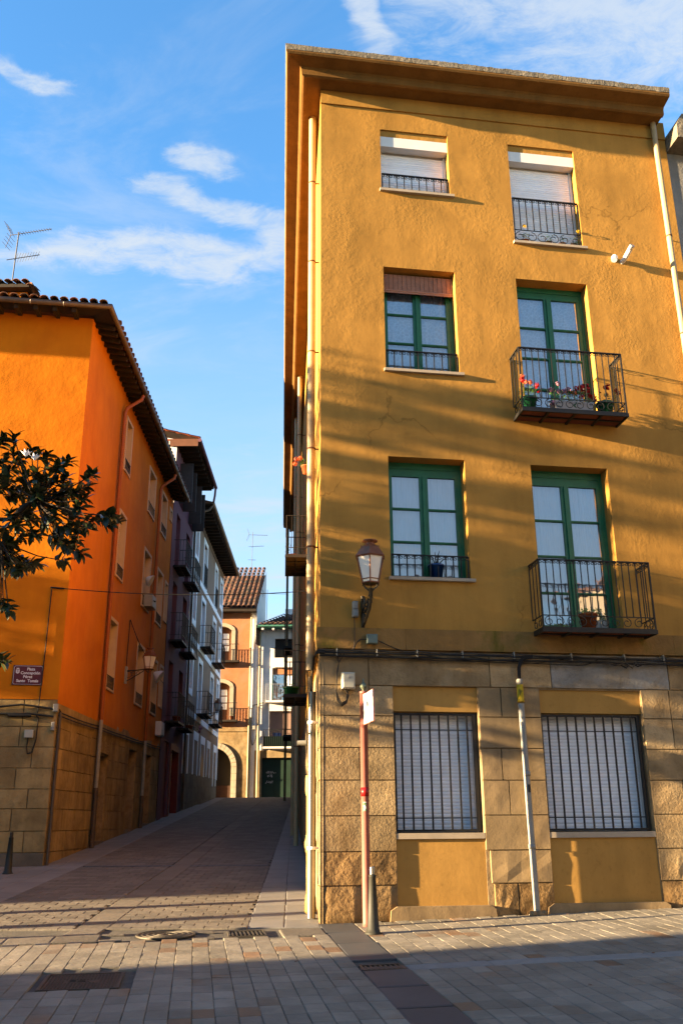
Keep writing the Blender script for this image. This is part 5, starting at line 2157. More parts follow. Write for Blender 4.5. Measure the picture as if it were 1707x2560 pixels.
# ------------------------------------------------------------------ the taupe house with white trim
th = thing('taupe_house', 'taupe house with white window surrounds, white bands and long dark eaves', 'house', OS.P(17, 0, 2.1))
T0, T1 = 16.95, 28.25
wins = [(17.75, 19.05, 12.45, 14.20), (20.45, 21.90, 11.98, 14.18), (24.65, 25.95, 11.98, 14.18), (27.0, 28.2, 12.42, 14.08),
        (17.75, 18.95, 9.66, 11.50), (20.42, 21.90, 9.12, 11.50), (24.55, 25.98, 9.12, 11.48), (27.1, 28.2, 9.66, 11.46),
        (17.70, 18.85, 6.78, 8.66), (20.25, 21.70, 6.22, 8.70), (24.45, 25.78, 6.22, 8.72), (26.95, 28.0, 6.78, 8.76)]
fr_w = .20
mb = MB(OS)
mb.wall(T0, T1, 3.60, 14.55, [(a + fr_w, b - fr_w, c + (.25 if e - c < 2 else .02), e - .22, .28) for a, b, c, e in wins])
part('wall', mb, m_cream, th)
mb = MB(OS)
mb.quad((T1, 0, 2.5), (T1, 9, 2.5), (T1, 9, 14.55), (T1, 0, 14.55))
mb.quad((T0, .03, 1.5), (T0, 9, 1.5), (T0, 9, 14.6), (T0, .03, 14.6))
mb.quad((T0, 8.9, 2.5), (T1, 8.9, 2.5), (T1, 8.9, 14.55), (T0, 8.9, 14.55))
part('end_wall', mb, m_cream, th)
for (a, b, c, e) in wins:
    mb = MB(OS)
    a2, b2, c2, e2 = a + fr_w, b - fr_w, c + (.25 if e - c < 2 else .02), e - .22
    pr = -.02
    mb.box(a, a2, pr, .02, c, e)
    mb.box(b2, b, pr, .02, c, e)
    mb.box(a2, b2, pr, .02, e2, e)
    mb.box(a2, b2, pr, .02, c, c2)
    mb.quad((a2 + .002, 0, c2), (a2 + .002, .27, c2), (a2 + .002, .27, e2), (a2 + .002, 0, e2))
    mb.quad((b2 - .002, 0, c2), (b2 - .002, .27, c2), (b2 - .002, .27, e2), (b2 - .002, 0, e2))
    w = part('window', mb, m_trim, th)
    mb = MB(OS)
    mb.box(a2 + .003, b2 - .003, .20, .23, c2 + .003, e2 - .003)
    part('sash', mb, m_trim, w)
    mb = MB(OS)
    cu = (a2 + b2) / 2
    for q0, q1 in ((a2 + .06, cu - .04), (cu + .04, b2 - .06)):
        mb.box(q0, q1, .188, .197, c2 + .08, e2 - .08)
    part('pane', mb, m_dark, w)
    if e - c > 2 and c > 11.5:
        mb = MB(OS)
        for k in range(10):
            u = a2 + .04 + (b2 - a2 - .08) * k / 9
            mb.box(u - .008, u + .008, -.06, -.045, c2 + .05, c2 + .95)
        mb.box(a2, b2, -.07, -.04, c2 + .95, c2 + .98)
        mb.box(a2, b2, -.07, -.04, c2 + .03, c2 + .05)
        part('window_railing', mb, m_iron, w)
    elif e - c > 2:
        balcony(th, OS, a - .05, b + .1, .50, c + .02, .95, simple=True, under=m_wood_dark, step=.14)
for z in (11.72, 8.92, 5.95):
    mb = MB(OS)
    mb.box(T0, T1, -.03, .01, z, z + .24)
    part('string_band', mb, m_trim, th)
mb = MB(OS)
mb.box(T0, T0 + .22, -.032, .01, 3.62, 14.5)
part('corner_band', mb, m_trim, th)
mb = MB(OS)
mb.box(T1 - .16, T1, -.032, .01, 3.9, 14.5)
part('corner_band', mb, m_trim, th)
for (a, b, z0) in ((17.35, 18.5, 3.68), (19.8, 21.25, 3.74), (21.95, 23.45, 3.80), (24.15, 25.4, 3.86), (26.6, 27.9, 3.50)):
    mb = MB(OS)
    mb.box(a, a + .17, -.025, .01, z0, 5.5)
    mb.box(b - .17, b, -.025, .01, z0, 5.5)
    mb.box(a + .17, b - .17, -.025, .01, 5.16, 5.5)
    part('blind_surround', mb, m_trim, th)
mb = MB(OS)
mb.box(22.2, 23.2, -.012, .01, 2.6, 4.6)
part('door', mb, m_doorwood, th)
mb = MB(OS)
mb.quad((T0, -.015, 1.6), (T1, -.015, 2.4), (T1, -.015, 3.95), (T0, -.015, 3.64))
part('plinth', mb, m_rubble, th)
ro = random.Random(77)
for k, z in enumerate((2.0, 2.55, 3.1)):
    u = T0 + .05
    while u < T1 - .3:
        w = ro.uniform(.6, 1.3)
        zz = z + (u - T0) * .05
        if zz + .5 < 3.64 + (u - T0) * .027 + .05:
            part('plinth_stone', stone(OS, u, min(u + w, T1 - .02), zz, zz + .53, -.03, sd, .005), m_rubble, th)
            sd += 1
        u += w
mb = MB(OS)
mb.prism([(T0 + .3, 14.56), (T1 + .5, 14.56), (T1 + .5, 14.62), (T0 + .3, 14.62)], -.72, .1)
part('eave_boards', mb, m_wood_dark, th)
mb = MB(OS)
mb.box(T0, T1, -.04, .0, 14.28, 14.5)
part('cornice_band', mb, m_cream, th)
me = shared('rafter|.7b', m_wood_dark, lambda b: b.box(-.05, .05, 0, .66, -.12, 0))
for k in range(24):
    inst('rafter', me, th, OS, (T0 + .5 + k * .47, -.66, 14.556))
mb = MB(OS)
mb.tube([(T0 + .2, -.78, 14.66), (T1 + .5, -.78, 14.56)], .07, 8)
mb.tube([(T0 + .35, -.75, 14.6), (T0 + .25, -.62, 14.35), (T0 + .10, -.12, 14.15), (T0 + .08, -.09, 13.9), (T0 + .08, -.09, 2.3)], .05, 8)
part('gutter', mb, m_gutter, th)
mb = MB(OS)
mb.quad((T0 + .2, -.80, 14.70), (T1 + .5, -.80, 14.66), (T1 + .5, 6, 16.4), (T0 + .2, 6, 16.4))
mb.quad((T0 + .2, -.70, 14.63), (T0 + .2, 6, 14.63), (T0 + .2, 6, 16.4), (T0 + .2, -.8, 14.70))
part('roof', mb, m_tile, th)

# ------------------------------------------------------------------ the houses closing the street
YE = 52.0
E_ = Fr(0, YE, 90)
sh_ = thing('salmon_house', 'salmon coloured house with an arched stone doorway at the end of the street', 'house', (-6.5, YE, 3.04))
SX0, SX1 = -12.0, -5.22
Z = lambda z: 1.6 + (z - 1.6) * YE / 48        # heights read for a wall 48 m off
X = lambda x: x * YE / 48


def arch_hole(mb, x0, x1, z0, z1, c, r, zs, n=10, segf=1.0):
    """fill round an arched opening: centre c, half width r, spring zs"""
    pts = [(c - r, z0)] + [(c - r * cos(pi * k / n), zs + segf * r * sin(pi * k / n)) for k in range(n + 1)] + [(c + r, z0)]
    mb.quad((x0, 0, z0), (c - r, 0, z0), (c - r, 0, zs), (x0, 0, zs))
    mb.quad((c + r, 0, z0), (x1, 0, z0), (x1, 0, zs), (c + r, 0, zs))
    top = [(x0 + (x1 - x0) * k / n, 0, z1) for k in range(n + 1)]
    ar = [(p[0], 0, p[1]) for p in pts[1:-1]]
    mb.quad((x0, 0, zs), ar[0], top[0], (x0, 0, z1))
    for k in range(n):
        mb.quad(ar[k], ar[k + 1], top[k + 1], top[k])
    mb.quad(ar[-1], (x1, 0, zs), (x1, 0, z1), top[-1])
    for a, b in zip(pts, pts[1:]):
        mb.quad((a[0], 0, a[1]), (b[0], 0, b[1]), (b[0], .5, b[1]), (a[0], .5, a[1]))


ZF = 3.04
zw1 = Z(6.35)
mb = MB(E_)
AC, AR, AS = -7.15, 1.03, Z(4.55)
arch_hole(mb, SX0, SX1, ZF - .1, zw1, AC, AR, AS)
part('stone_wall', mb, m_stone, sh_)
nv = 16
for k in range(nv):
    a0, a1 = pi * k / nv, pi * (k + 1) / nv
    mb = MB(E_)
    for r0, r1, dp in ((AR, AR + .14, -.05), (AR + .15, AR + .30, -.09)):
        P4 = [(AC + r * cos(a), AS + r * sin(a)) for r, a in ((r0, a0 + .01), (r1, a0 + .01), (r1, a1 - .01), (r0, a1 - .01))]
        mb.prism(P4, dp, .02)
    part('voussoir', mb, m_sill, sh_)
for k in range(5):
    for sx in (-1, 1):
        z0 = ZF + (AS - ZF) * k / 5
        mb = MB(E_)
        for r0, r1, dp in ((AR, AR + .14, -.05), (AR + .15, AR + .30, -.09)):
            a, b = sorted((AC + sx * r0, AC + sx * r1))
            mb.box(a, b, dp, .02, z0 + .006, z0 + (AS - ZF) / 5 - .006)
        part('jamb_stone', mb, m_sill, sh_)
mb = MB(E_)
mb.box(AC - AR, AC + AR, .5, .55, ZF - .1, AS + AR)
g = part('gate', mb, m_dark, sh_)
mb = MB(E_)
mb.box(AC - AR + .05, AC + AR - .05, .44, .49, ZF, ZF + .8)
part('gate_panel', mb, m_darkdoor, g)
mb = MB(E_)
mb.wall(SX0, SX1, zw1, Z(12.45), [(-7.6, X(-5.86) + .02, Z(9.88), Z(11.75), .30), (-7.6, X(-5.86) + .02, Z(6.85), Z(8.80), .30), (-11, -9.4, Z(9.9), Z(11.6)), (-11, -9.4, Z(6.9), Z(8.7))])
part('wall', mb, m_salmon, sh_)
for zb_, zt_ in ((9.88, 11.75), (6.85, 8.80)):
    a, b, c, e = -7.6, X(-5.86) + .02, Z(zb_), Z(zt_)
    mb = MB(E_)
    cc, hw2 = (a + b) / 2, (b - a) / 2
    n = 8
    tp = [(cc - hw2 * cos(pi * k / n), e - .28 + .28 * sin(pi * k / n)) for k in range(n + 1)]
    tpo = [(cc - (hw2 + .22) * cos(pi * k / n), e - .26 + .46 * sin(pi * k / n)) for k in range(n + 1)]
    for k in range(n):
        mb.add([(tp[k][0], -.04, tp[k][1]), (tp[k + 1][0], -.04, tp[k + 1][1]), (tpo[k + 1][0], -.04, tpo[k + 1][1]), (tpo[k][0], -.04, tpo[k][1])], [[0, 1, 2, 3]])
        mb.add([(tp[k][0], -.04, tp[k][1]), (tp[k + 1][0], -.04, tp[k + 1][1]), (tp[k + 1][0], .3, tp[k + 1][1]), (tp[k][0], .3, tp[k][1])], [[0, 1, 2, 3]])
    mb.box(a - .22, a, -.04, .02, c, e - .26)
    mb.box(b, b + .22, -.04, .02, c, e - .26)
    mb.quad((b - .002, -.04, c), (b - .002, .3, c), (b - .002, .3, e - .28), (b - .002, -.04, e - .28))
    w = part('window_surround', mb, m_sill, sh_)
    mb = MB(E_)
    mb.box(a, b, .26, .30, c, e)
    part('door_frame', mb, m_doorwood, w)
    for q0, q1 in ((a + .15, cc - .08), (cc + .12, b - .18)):
        for k in range(3):
            h = (e - .35 - c - .6) / 3
            mb = MB(E_)
            mb.box(q0, q1, .245, .255, c + .6 + h * k + .03, c + .6 + h * (k + 1) - .03)
            part('pane', mb, m_curtain, w)
    ext = X(-5.39) if zb_ > 9 else X(-4.95)
    mb = MB(E_)
    mb.box(-8.2, X(-5.39), -.45, 0, c - .10, c)
    bl_ = part('balcony_slab', mb, m_wood_dark, sh_)
    mb = MB(E_)
    for k in range(15):
        u = -8.15 + (X(-5.40) + 8.15) * k / 14
        mb.box(u - .007, u + .007, -.44, -.42, c, c + .9)
    mb.box(-8.2, X(-5.39), -.45, -.42, c + .9, c + .93)
    part('balcony_railing', mb, m_iron, bl_)
mb = MB(E_)
mb.box(SX0, SX1, -.06, .0, zw1 - .06, zw1 + .16)
part('string_course', mb, m_stone, sh_)
mb = MB(E_)
mb.box(SX0, -4.90, -.55, .0, Z(12.45), Z(12.62))
part('eave_boards', mb, m_wood_dark, sh_)
mb = MB(E_)
mb.quad((SX0, .02, Z(12.5)), (-4.92, .02, Z(12.5)), (-4.92, 5.6, Z(12.5) + 3.7), (SX0, 5.6, Z(12.5) + 3.7))
mb.quad((SX0, -.62, Z(12.62)), (-4.86, -.62, Z(12.62)), (-4.86, .02, Z(12.62) + .42), (SX0, .02, Z(12.62) + .42))
part('roof', mb, m_tile, sh_)
et = roof_tile(m_tile, .5, .26, .10)
slope = atan2(3.7, 5.6)
for k in range(13):
    for j in range(13):
        inst('roof_tile', et, sh_, E_, (-5.02 - .285 * k, -.72 + .47 * j, Z(12.62) + .05 + .47 * j * tan(slope) * .98), rx=slope)
mb = MB(E_)
mb.add([(-4.88, -.30, Z(11.0)), (-4.88, 5.6, Z(11.0)), (-4.88, 5.6, Z(12.62) + 3.85), (-4.88, -.30, Z(12.62) + .1)], [[0, 1, 2, 3]])
mb.add([(-5.22, .0, ZF), (-4.88, .0, ZF), (-4.88, .0, Z(12.5)), (-5.22, .0, Z(12.5))], [[0, 1, 2, 3]])
part('gable_wall', mb, m_whitewall, sh_)
mb = MB(E_)
mb.tube([(-5.20, -.09, ZF), (-5.20, -.09, Z(12.4))], .05, 8)
part('drainpipe', mb, m_pipe, sh_)
ch = thing('chimney', 'short pale chimney at the ridge behind the dark eaves at the street end', 'chimney', (X(-5.75), YE + 5.2, 16.3))
mb = MB()
mb.box(X(-6.0), X(-5.55), YE + 4.5, YE + 5.1, 15.0, 16.3)
part('stack', mb, m_whitewall, ch)
mb = MB()
mb.box(X(-6.05), X(-5.50), YE + 4.45, YE + 5.15, 16.3, 16.36)
part('cap', mb, m_concrete, ch)
antenna('roof_antenna', 'thin television antenna on the salmon house ridge against the pale sky', (-4.98 - .85, YE + 5.4, 16.9), 3.1, [(2.9, 92, 1.0, -3, 8, True, .15), (2.1, 70, .8, 8, 7, False, .2), (1.2, 80, .25, 0, 3, False, .2)], .016)
antenna('roof_antenna', 'small television antenna at the right end of the far tiled roof', (-4.6, YE + 3.0, 13.5), 2.0, [(1.75, 95, 1.2, -3, 11, True, .08)], .016)

gh = thing('pale_house', 'grey white house with a dark green gate and balconies at the end of the street', 'house', (-3.5, YE, 3.04))
GX0, GX1 = -4.878, 2.0
ge = 12.42
gw = [(X(-3.55), X(-2.3), Z(10.06), Z(11.08), .25), (X(-3.66), X(-2.4), Z(7.80), Z(9.53), .25), (X(-3.78), X(-2.55), Z(5.55), Z(7.32), .25), (X(-4.12), X(-2.30), ZF - .1, Z(4.99), .25)]
mb = MB(E_)
mb.wall(GX0, GX1, Z(5.35), ge, gw[:3], d=.02)
part('wall', mb, m_greywall, gh)
mb = MB(E_)
mb.wall(GX0, GX1, ZF - .1, Z(5.35), gw[3:], d=.0)
part('base_wall', mb, m_stone_smooth, gh)
names = [m_dark, m_curtain, m_brownblind]
for (a, b, c, e, dp), mt in zip(gw[:3], names):
    mb = MB(E_)
    mb.box(a, b, .22, .26, c, e)
    w = part('window', mb, mt, gh)
    if mt is m_curtain:
        mb = MB(E_)
        mb.box(a, b, .10, .215, e - .35, e)
        part('shutter_box', mb, m_salmon, w)
        mb = MB(E_)
        mb.box((a + b) / 2 - .04, (a + b) / 2 + .04, .19, .215, c, e - .35)
        mb.box(a, a + .07, .19, .215, c, e - .35)
        part('frame', mb, m_greengutter, w)
        mb = MB(E_)
        mb.box(a + .07, (a + b) / 2 - .04, .200, .205, c, e - .35)
        part('pane', mb, m_glass, w)
for (a, b, z, mt) in ((X(-3.95), X(-2.3), Z(7.80), m_greywall), (X(-4.03), X(-2.35), Z(5.50), m_sill)):
    mb = MB(E_)
    mb.box(a, b, -.50, .0, z - .10, z)
    bs = part('balcony_slab', mb, m_greywall, gh)
    mb = MB(E_)
    n = 16
    for k in range(n + 1):
        u = a + .02 + (b - a - .04) * k / n
        mb.box(u - .009, u + .009, -.49, -.472, z, z + .88)
    mb.box(a, b, -.495, -.465, z + .88, z + .91)
    for k in range(4):
        mb.box(a, a + .02, -.47 + k * .12, -.455 + k * .12, z, z + .88)
    part('balcony_railing', mb, m_alu if z > 7 else m_iron, bs)
mb = MB(E_)
mb.box(a, b, -.46, -.45, Z(5.5), Z(5.5) + .55)
part('balcony_mat', mb, m_garage, gh)
mb = MB(E_)
mb.box(X(-3.6), X(-2.3), -.12, .02, Z(9.55), Z(10.04))
part('parapet', mb, m_whitewall, gh)
mb = MB(E_)
for k in range(12):
    u = X(-3.56) + k * .11
    mb.box(u - .01, u + .01, -.10, -.085, Z(10.04), Z(10.6))
part('railing', mb, m_iron, gh)
mb = MB(E_)
mb.box(X(-4.12), X(-2.30), .225, .245, ZF - .1, Z(4.99))
g = part('gate', mb, m_garage, gh)
mb = MB(E_)
for k in range(4):
    u = X(-4.08) + k * .64
    mb.box(u + .02, u + .60, .20, .2245, ZF + .05, ZF + 1.0)
    mb.box(u + .02, u + .60, .20, .2245, ZF + 1.1, Z(4.9))
part('gate_panel', mb, m_garage, g)
mb = MB(E_)
rg = random.Random(4)
for (cx, cz2, w, n) in ((X(-3.86), Z(4.28), .075, 6), (X(-3.80), Z(4.10), .06, 4), (X(-3.90), Z(3.80), .07, 5)):
    for k in range(n):
        x = cx + k * w * 1.25
        pts = [(x + rg.uniform(-.03, .03), .192, cz2 + rg.uniform(-.07, .09)) for _ in range(5)]
        mb.tube(pts, .010, 4, False)
part('graffiti', mb, m_letter, g)
mb = MB(E_)
mb.tube([(GX0 + .1, -.62, ge + .06), (GX1, -.62, ge + .06)], .07, 8)
part('gutter', mb, m_greengutter, gh)
for k in range(6):
    mb = MB(E_)
    mb.box(GX0 + .3 + k * .6, GX0 + .42 + k * .6, -.55, 0, ge - .14, ge - .02)
    part('rafter', mb, m_whitewall, gh)
mb = MB(E_)
mb.box(GX0, GX1, -.6, 0, ge - .02, ge + .02)
part('eave_boards', mb, m_greengutter, gh)
mb = MB(E_)
mb.quad((GX0, -.62, ge + .08), (GX1, -.62, ge + .08), (GX1, 3.2, ge + 1.45), (GX0 + 1.2, 3.2, ge + 1.45))
mb.quad((GX0, -.62, ge + .08), (GX0 + 1.2, 3.2, ge + 1.45), (GX0 + 1.2, 3.2, ge - 1), (GX0, -.62, ge - 1))
part('roof', mb, m_tile, gh)
sl2 = atan2(1.37, 3.82)
for k in range(17):
    for j in range(9):
        if k > 12 and j > 6:
            continue
        inst('roof_tile', et, gh, E_, (GX0 + .25 + .285 * k + (.13 * j if k < 6 else 0), -.70 + .46 * j, ge + .10 + .46 * j * tan(sl2)), rx=sl2)
mb = MB(E_)
mb.box(GX0 + 1.4, GX1, 3.2, 3.5, ge + 1.3, ge + 1.9)
part('ridge_wall', mb, m_greywall, gh)
for u, d in ((X(-4.32), -.08), (X(-4.72), -.06)):
    mb = MB(E_)
    mb.tube([(u, d, ZF), (u, d, ge if u > -4.9 else Z(7))], .05, 8)
    part('drainpipe', mb, m_pipe, gh)
cc = thing('far_wall_cables', 'black cable loop hanging on the pale wall between the far houses', 'cables', (X(-4.6), YE - .05, Z(6.5)))
part('cable', cable(E_, [(X(-4.05), -.06, Z(7.75)), (X(-4.3), -.06, Z(7.68)), (X(-4.62), -.06, Z(7.60)), (X(-4.66), -.06, Z(7.4)), (X(-4.68), -.06, Z(5.9)), (X(-4.6), -.06, Z(5.6)), (X(-4.5), -.06, Z(5.75)), (X(-4.42), -.06, Z(6.1))], .02), m_cable, cc)
part('box', rbox(E_, X(-4.6), X(-4.45), -.12, .0, Z(6.38), Z(6.6), .01), m_greybox, cc)
for k, (cx, mt, w, h, nm, lb) in enumerate(((-3.55, m_cloth, .10, .30, 'laundry', 'dark cloth hung on the far lower balcony rail'), (-3.42, m_cloth, .16, .36, 'laundry', 'blue cloth hung on the far lower balcony rail'))):
    l = thing(nm, lb, 'laundry', (X(cx), YE - .47, Z(6.1)))
    mb = MB(E_)
    n = 6
    vs = []
    for i in range(n + 1):
        for z in (Z(6.18), Z(6.18) - h):
            vs.append((X(cx) + w * 2 * i / n, -.44 + .012 * sin(i * 2.2), z))
    mb.add(vs, [[2 * i, 2 * i + 2, 2 * i + 3, 2 * i + 1] for i in range(n)], True)
    part('cloth', mb, mt, l)
for cx, mt, nm in ((-3.22, m_yband, 'ochre'), (-3.06, m_cloth2, 'green')):
    l = thing('balcony_crate', nm + ' crate standing on the far lower balcony', 'crate', (X(cx), YE - .3, Z(5.52)))
    part('body', rbox(E_, X(cx) - .07, X(cx) + .08, -.42, -.2, Z(5.51), Z(5.51) + .42, .01), mt, l)

# a low house beyond the end of the ochre house
lw = thing('corner_wall_house', 'dim house wall at the right of the far street end', 'house', (-1.5, 41, 2.5))
mb = MB(YS)
mb.box(SEND + .5, 34.5, -.04, 6, 1.5, 8.2)
part('wall', mb, m_stone_smooth, lw)

# ------------------------------------------------------------------ flower pots and planters
rp = random.Random(21)


def leaf_quad(mb, c, n, size, r):
    n = Vector(n).normalized()
    a = n.cross(Vector((r.uniform(-1, 1), r.uniform(-1, 1), r.uniform(-1, 1)))).normalized()
    b = n.cross(a)
    c = Vector(c)
    mb.add([tuple(c - a * size), tuple(c + b * size * .7), tuple(c + a * size), tuple(c - b * size * .7)], [[0, 1, 2, 3]])


def geranium(t, fr, u, d, z, w, h, blooms, n=110, leafmat=None):
    mb = MB(fr)
    for k in range(n):
        a = rp.uniform(0, 2 * pi)
        r = w * sqrt(rp.random())
        zz = z + h * rp.random() ** .8
        leaf_quad(mb, (u + r * cos(a) * 1.2, d + r * sin(a) * .7, zz), (rp.uniform(-.5, .5), rp.uniform(-1, 0), rp.uniform(.2, 1)), rp.uniform(.012, .026), rp)
    part('foliage', mb, leafmat or m_leaf, t)
    mb = MB(fr)
    for (bu, bd, bz, mt, s) in blooms:
        mb.tube([(u + (bu) * .3, d, z), (u + bu * .8, d + bd * .6, z + bz * .6), (u + bu, d + bd, z + bz)], .003, 4)
    if blooms:
        part('stems', mb, m_leaf, t)
    for (bu, bd, bz, mt, s) in blooms:
        mb = MB(fr)
        for k in range(34):
            v = Vector((rp.gauss(0, 1), rp.gauss(0, 1), rp.gauss(0, 1))).normalized()
            leaf_quad(mb, Vector((u + bu, d + bd, z + bz)) + v * s * 1.5 * rp.uniform(.4, 1), v, s * .6, rp)
        part('flower', mb, mt, t)


def pot(t, fr, u, d, z, r0, r1, h, mat, rim=True):
    mb = MB(fr)
    pr = [(r0, z), (r1 * .97, z + h * .86)]
    if rim:
        pr += [(r1 * 1.06, z + h * .86), (r1 * 1.06, z + h), (r1 * .95, z + h), (r1 * .92, z + h * .9)]
    else:
        pr += [(r1, z + h), (r1 * .95, z + h), (r1 * .92, z + h * .9)]
    mb.lathe(pr, u, d, 18)
    part('pot', mb, mat, t)
    mb = MB(fr)
    mb.lathe([(.001, z + h * .9), (r1 * .93, z + h * .91)], u, d, 14)
    part('soil', mb, m_bark, t)


zb2 = 7.625
t = thing('geranium_pot', 'green pot of red geraniums at the left end of the flowered balcony', 'flower pot', YF.P(3.20, -.25, zb2))
pot(t, YF, 3.20, -.25, zb2, .085, .125, .22, m_greenpot)
geranium(t, YF, 3.20, -.25, zb2 + .2, .14, .20, [(-.16, -.22, .22, m_petal, .035), (-.15, -.20, .29, m_petal_or, .03), (.02, -.05, .27, m_petal_or, .035), (.13, -.06, .22, m_petal, .035), (-.02, .0, .30, m_petal_or, .03), (.15, -.05, .12, m_petal, .02)], 120)
t = thing('flower_planter', 'long white planter with painted leaves full of pink and scarlet flowers on the flowered balcony', 'planter', YF.P(3.85, -.2, zb2))
mb = MB(YF)
mb.prism([(3.60, zb2 + .02), (4.19, zb2 + .02), (4.23, zb2 + .19), (3.56, zb2 + .19)], -.33, -.16)
part('trough', mb, m_planter, t)
geranium(t, YF, 3.78, -.25, zb2 + .18, .20, .20, [(-.10, -.05, .30, m_petal_pink, .03), (-.22, -.03, .20, m_petal_pink, .03), (-.02, -.06, .17, m_petal_pink, .035), (-.12, -.08, .16, m_petal_pink, .03), (-.24, -.10, -.05, m_petal_pink, .035), (.06, -.05, .22, m_petal_pink, .035)], 130)
geranium(t, YF, 4.02, -.25, zb2 + .18, .20, .20, [(-.10, -.06, .16, m_petal_or, .035), (.04, -.06, .25, m_petal, .05), (.12, -.08, .20, m_petal, .045), (.16, -.06, .13, m_petal, .035), (-.05, -.05, .24, m_petal, .035), (.0, -.09, .08, m_petal, .03), (.24, -.04, .06, m_petal, .03), (.10, -.1, .26, m_petal, .035)], 130)
t = thing('geranium_pot', 'green pot with scarlet and faded geraniums at the right end of the flowered balcony', 'flower pot', YF.P(4.46, -.22, zb2))
pot(t, YF, 4.44, -.24, zb2, .095, .135, .22, m_greenpot)
geranium(t, YF, 4.44, -.24, zb2 + .2, .12, .18, [(.04, -.05, .28, m_petal, .045), (-.20, -.05, .10, m_petal, .035), (.16, -.12, .20, m_petal_or, .03), (.20, -.10, .17, m_petal_or, .03), (.05, 0, .18, m_petal_or, .03)], 80, m_leafy)
z3b = 4.24
t = thing('terracotta_pot', 'terracotta pot with a pale succulent on the lower balcony', 'flower pot', YF.P(3.83, -.22, z3b))
pot(t, YF, 3.83, -.25, z3b, .085, .13, .235, m_terracotta)
geranium(t, YF, 3.86, -.25, z3b + .22, .16, .09, [], 110, m_leafy)
geranium(t, YF, 4.02, -.25, z3b + .14, .07, .12, [], 40, m_leafy)
t = thing('dry_planter', 'low planter of yellow moss on the floor of the lower balcony', 'planter', YF.P(3.3, -.25, z3b))
part('tray', rbox(YF, 3.16, 3.52, -.30, -.16, z3b + .001, z3b + .05, .005), m_greenpot, t)
geranium(t, YF, 3.34, -.23, z3b + .04, .15, .03, [], 80, m_leafy)
t = thing('blue_bucket_pot', 'blue plastic pot with a bare twisted plant behind the lower window railing', 'flower pot', YF.P(1.72, .1, 5.02))
pot(t, YF, 1.72, .12, 5.02, .085, .115, .21, m_bluepot)
mb = MB(YF)
for dx, dz in ((-.08, .14), (.05, .22), (.16, .12), (-.02, .2)):
    mb.tube([(1.72, .12, 5.20), (1.72 + dx * .6, .10, 5.22 + dz * .7), (1.72 + dx, .08, 5.22 + dz)], [.010, .008, .003], 5)
part('stalks', mb, m_bark, t)
for k, (u, lab, mt) in enumerate(((3.50, 'small pot with a yellow flower at the left behind the top right railing', m_leafy), (3.90, 'small dark red leaved pot in the middle of the top right window sill', m_petal), (4.15, 'small green plant pot right of the middle behind the top right railing', m_leaf), (4.36, 'small pot with a bright yellow bloom at the right behind the top right railing', m_leafy))):
    t = thing('sill_pot', lab, 'flower pot', YF.P(u, .09, 10.885))
    pot(t, YF, u, .10, 10.885, .045, .065, .10, m_terracotta if k % 2 == 0 else m_rust)
    geranium(t, YF, u, .06, 10.97, .07, .12, [], 36, m_leaf if mt is m_petal else mt)
    if k in (0, 3):
        mb = MB(YF)
        for q in range(14):
            v = Vector((rp.gauss(0, 1), rp.gauss(0, 1), rp.gauss(0, 1))).normalized()
            leaf_quad(mb, Vector((u + (.05 if k == 3 else -.05), -.03, 11.18)) + v * .03, v, .02, rp)
        part('flower', mb, m_yband, t)
# pots along the street side of the house
for (s, z, lab) in ((8.1, 4.32, 'pot standing on a lower side balcony over the street'), (8.6, 7.52, 'terracotta pot with trailing plant on the side balcony against the sky')):
    t = thing('side_pot', lab, 'flower pot', YS.P(s, -.3, z))
    pot(t, YS, s, -.33, z, .12, .17, .26, m_terracotta if z > 5 else m_greenpot)
    geranium(t, YS, s, -.36, z + .26, .22, .30, [], 60)
t = thing('side_geranium', 'pot of coral geraniums on a side window sill of the ochre house', 'flower pot', YS.P(3.9, -.1, 8.0))
pot(t, YS, 3.7, -.12, 7.98, .07, .10, .15, m_terracotta)
geranium(t, YS, 3.7, -.16, 8.12, .10, .12, [(-.06, -.14, .12, m_petal_or, .04), (.1, -.18, .10, m_petal_or, .04), (.0, -.08, .17, m_petal_or, .035)], 50)
t = thing('plum_balcony_flowers', 'magenta flowers hanging from the lowest right balcony of the plum house', 'flower pot', OS.P(16.3, -.45, 5.2))
pot(t, OS, 16.2, -.35, 5.14, .1, .14, .2, m_terracotta)
geranium(t, OS, 16.3, -.55, 5.15, .22, .3, [(.1, -.2, .1, m_petal_pink, .07), (.25, -.15, .0, m_petal_pink, .06)], 60)
t = thing('plum_balcony_pot', 'leafy pot on the lowest left balcony of the plum house', 'flower pot', OS.P(13.3, -.35, 5.2))
pot(t, OS, 13.3, -.32, 5.14, .1, .14, .2, m_terracotta)
geranium(t, OS, 13.3, -.35, 5.3, .25, .35, [], 70)
t = thing('far_balcony_pot', 'small orange pot on the lower salmon house balcony', 'flower pot', (X(-5.68), YE - .3, Z(6.87)))
pot(t, E_, X(-5.68), -.28, Z(6.86), .07, .10, .2, m_terracotta)
geranium(t, E_, X(-5.68), -.28, Z(6.86) + .2, .1, .25, [], 30)
wl_ = thing('wall_lamp', 'small white round lamp on the street side wall of the ochre house', 'lamp', YS.P(4.4, -.1, 3.05))
mb = MB(YS)
mb.tube([(4.4, 0, 3.05), (4.4, -.10, 3.05)], .05, 10)
mb.tube([(4.4, -.10, 3.05), (4.4, -.24, 3.05)], [.05, .045], 10)
part('body', mb, m_greybox, wl_)


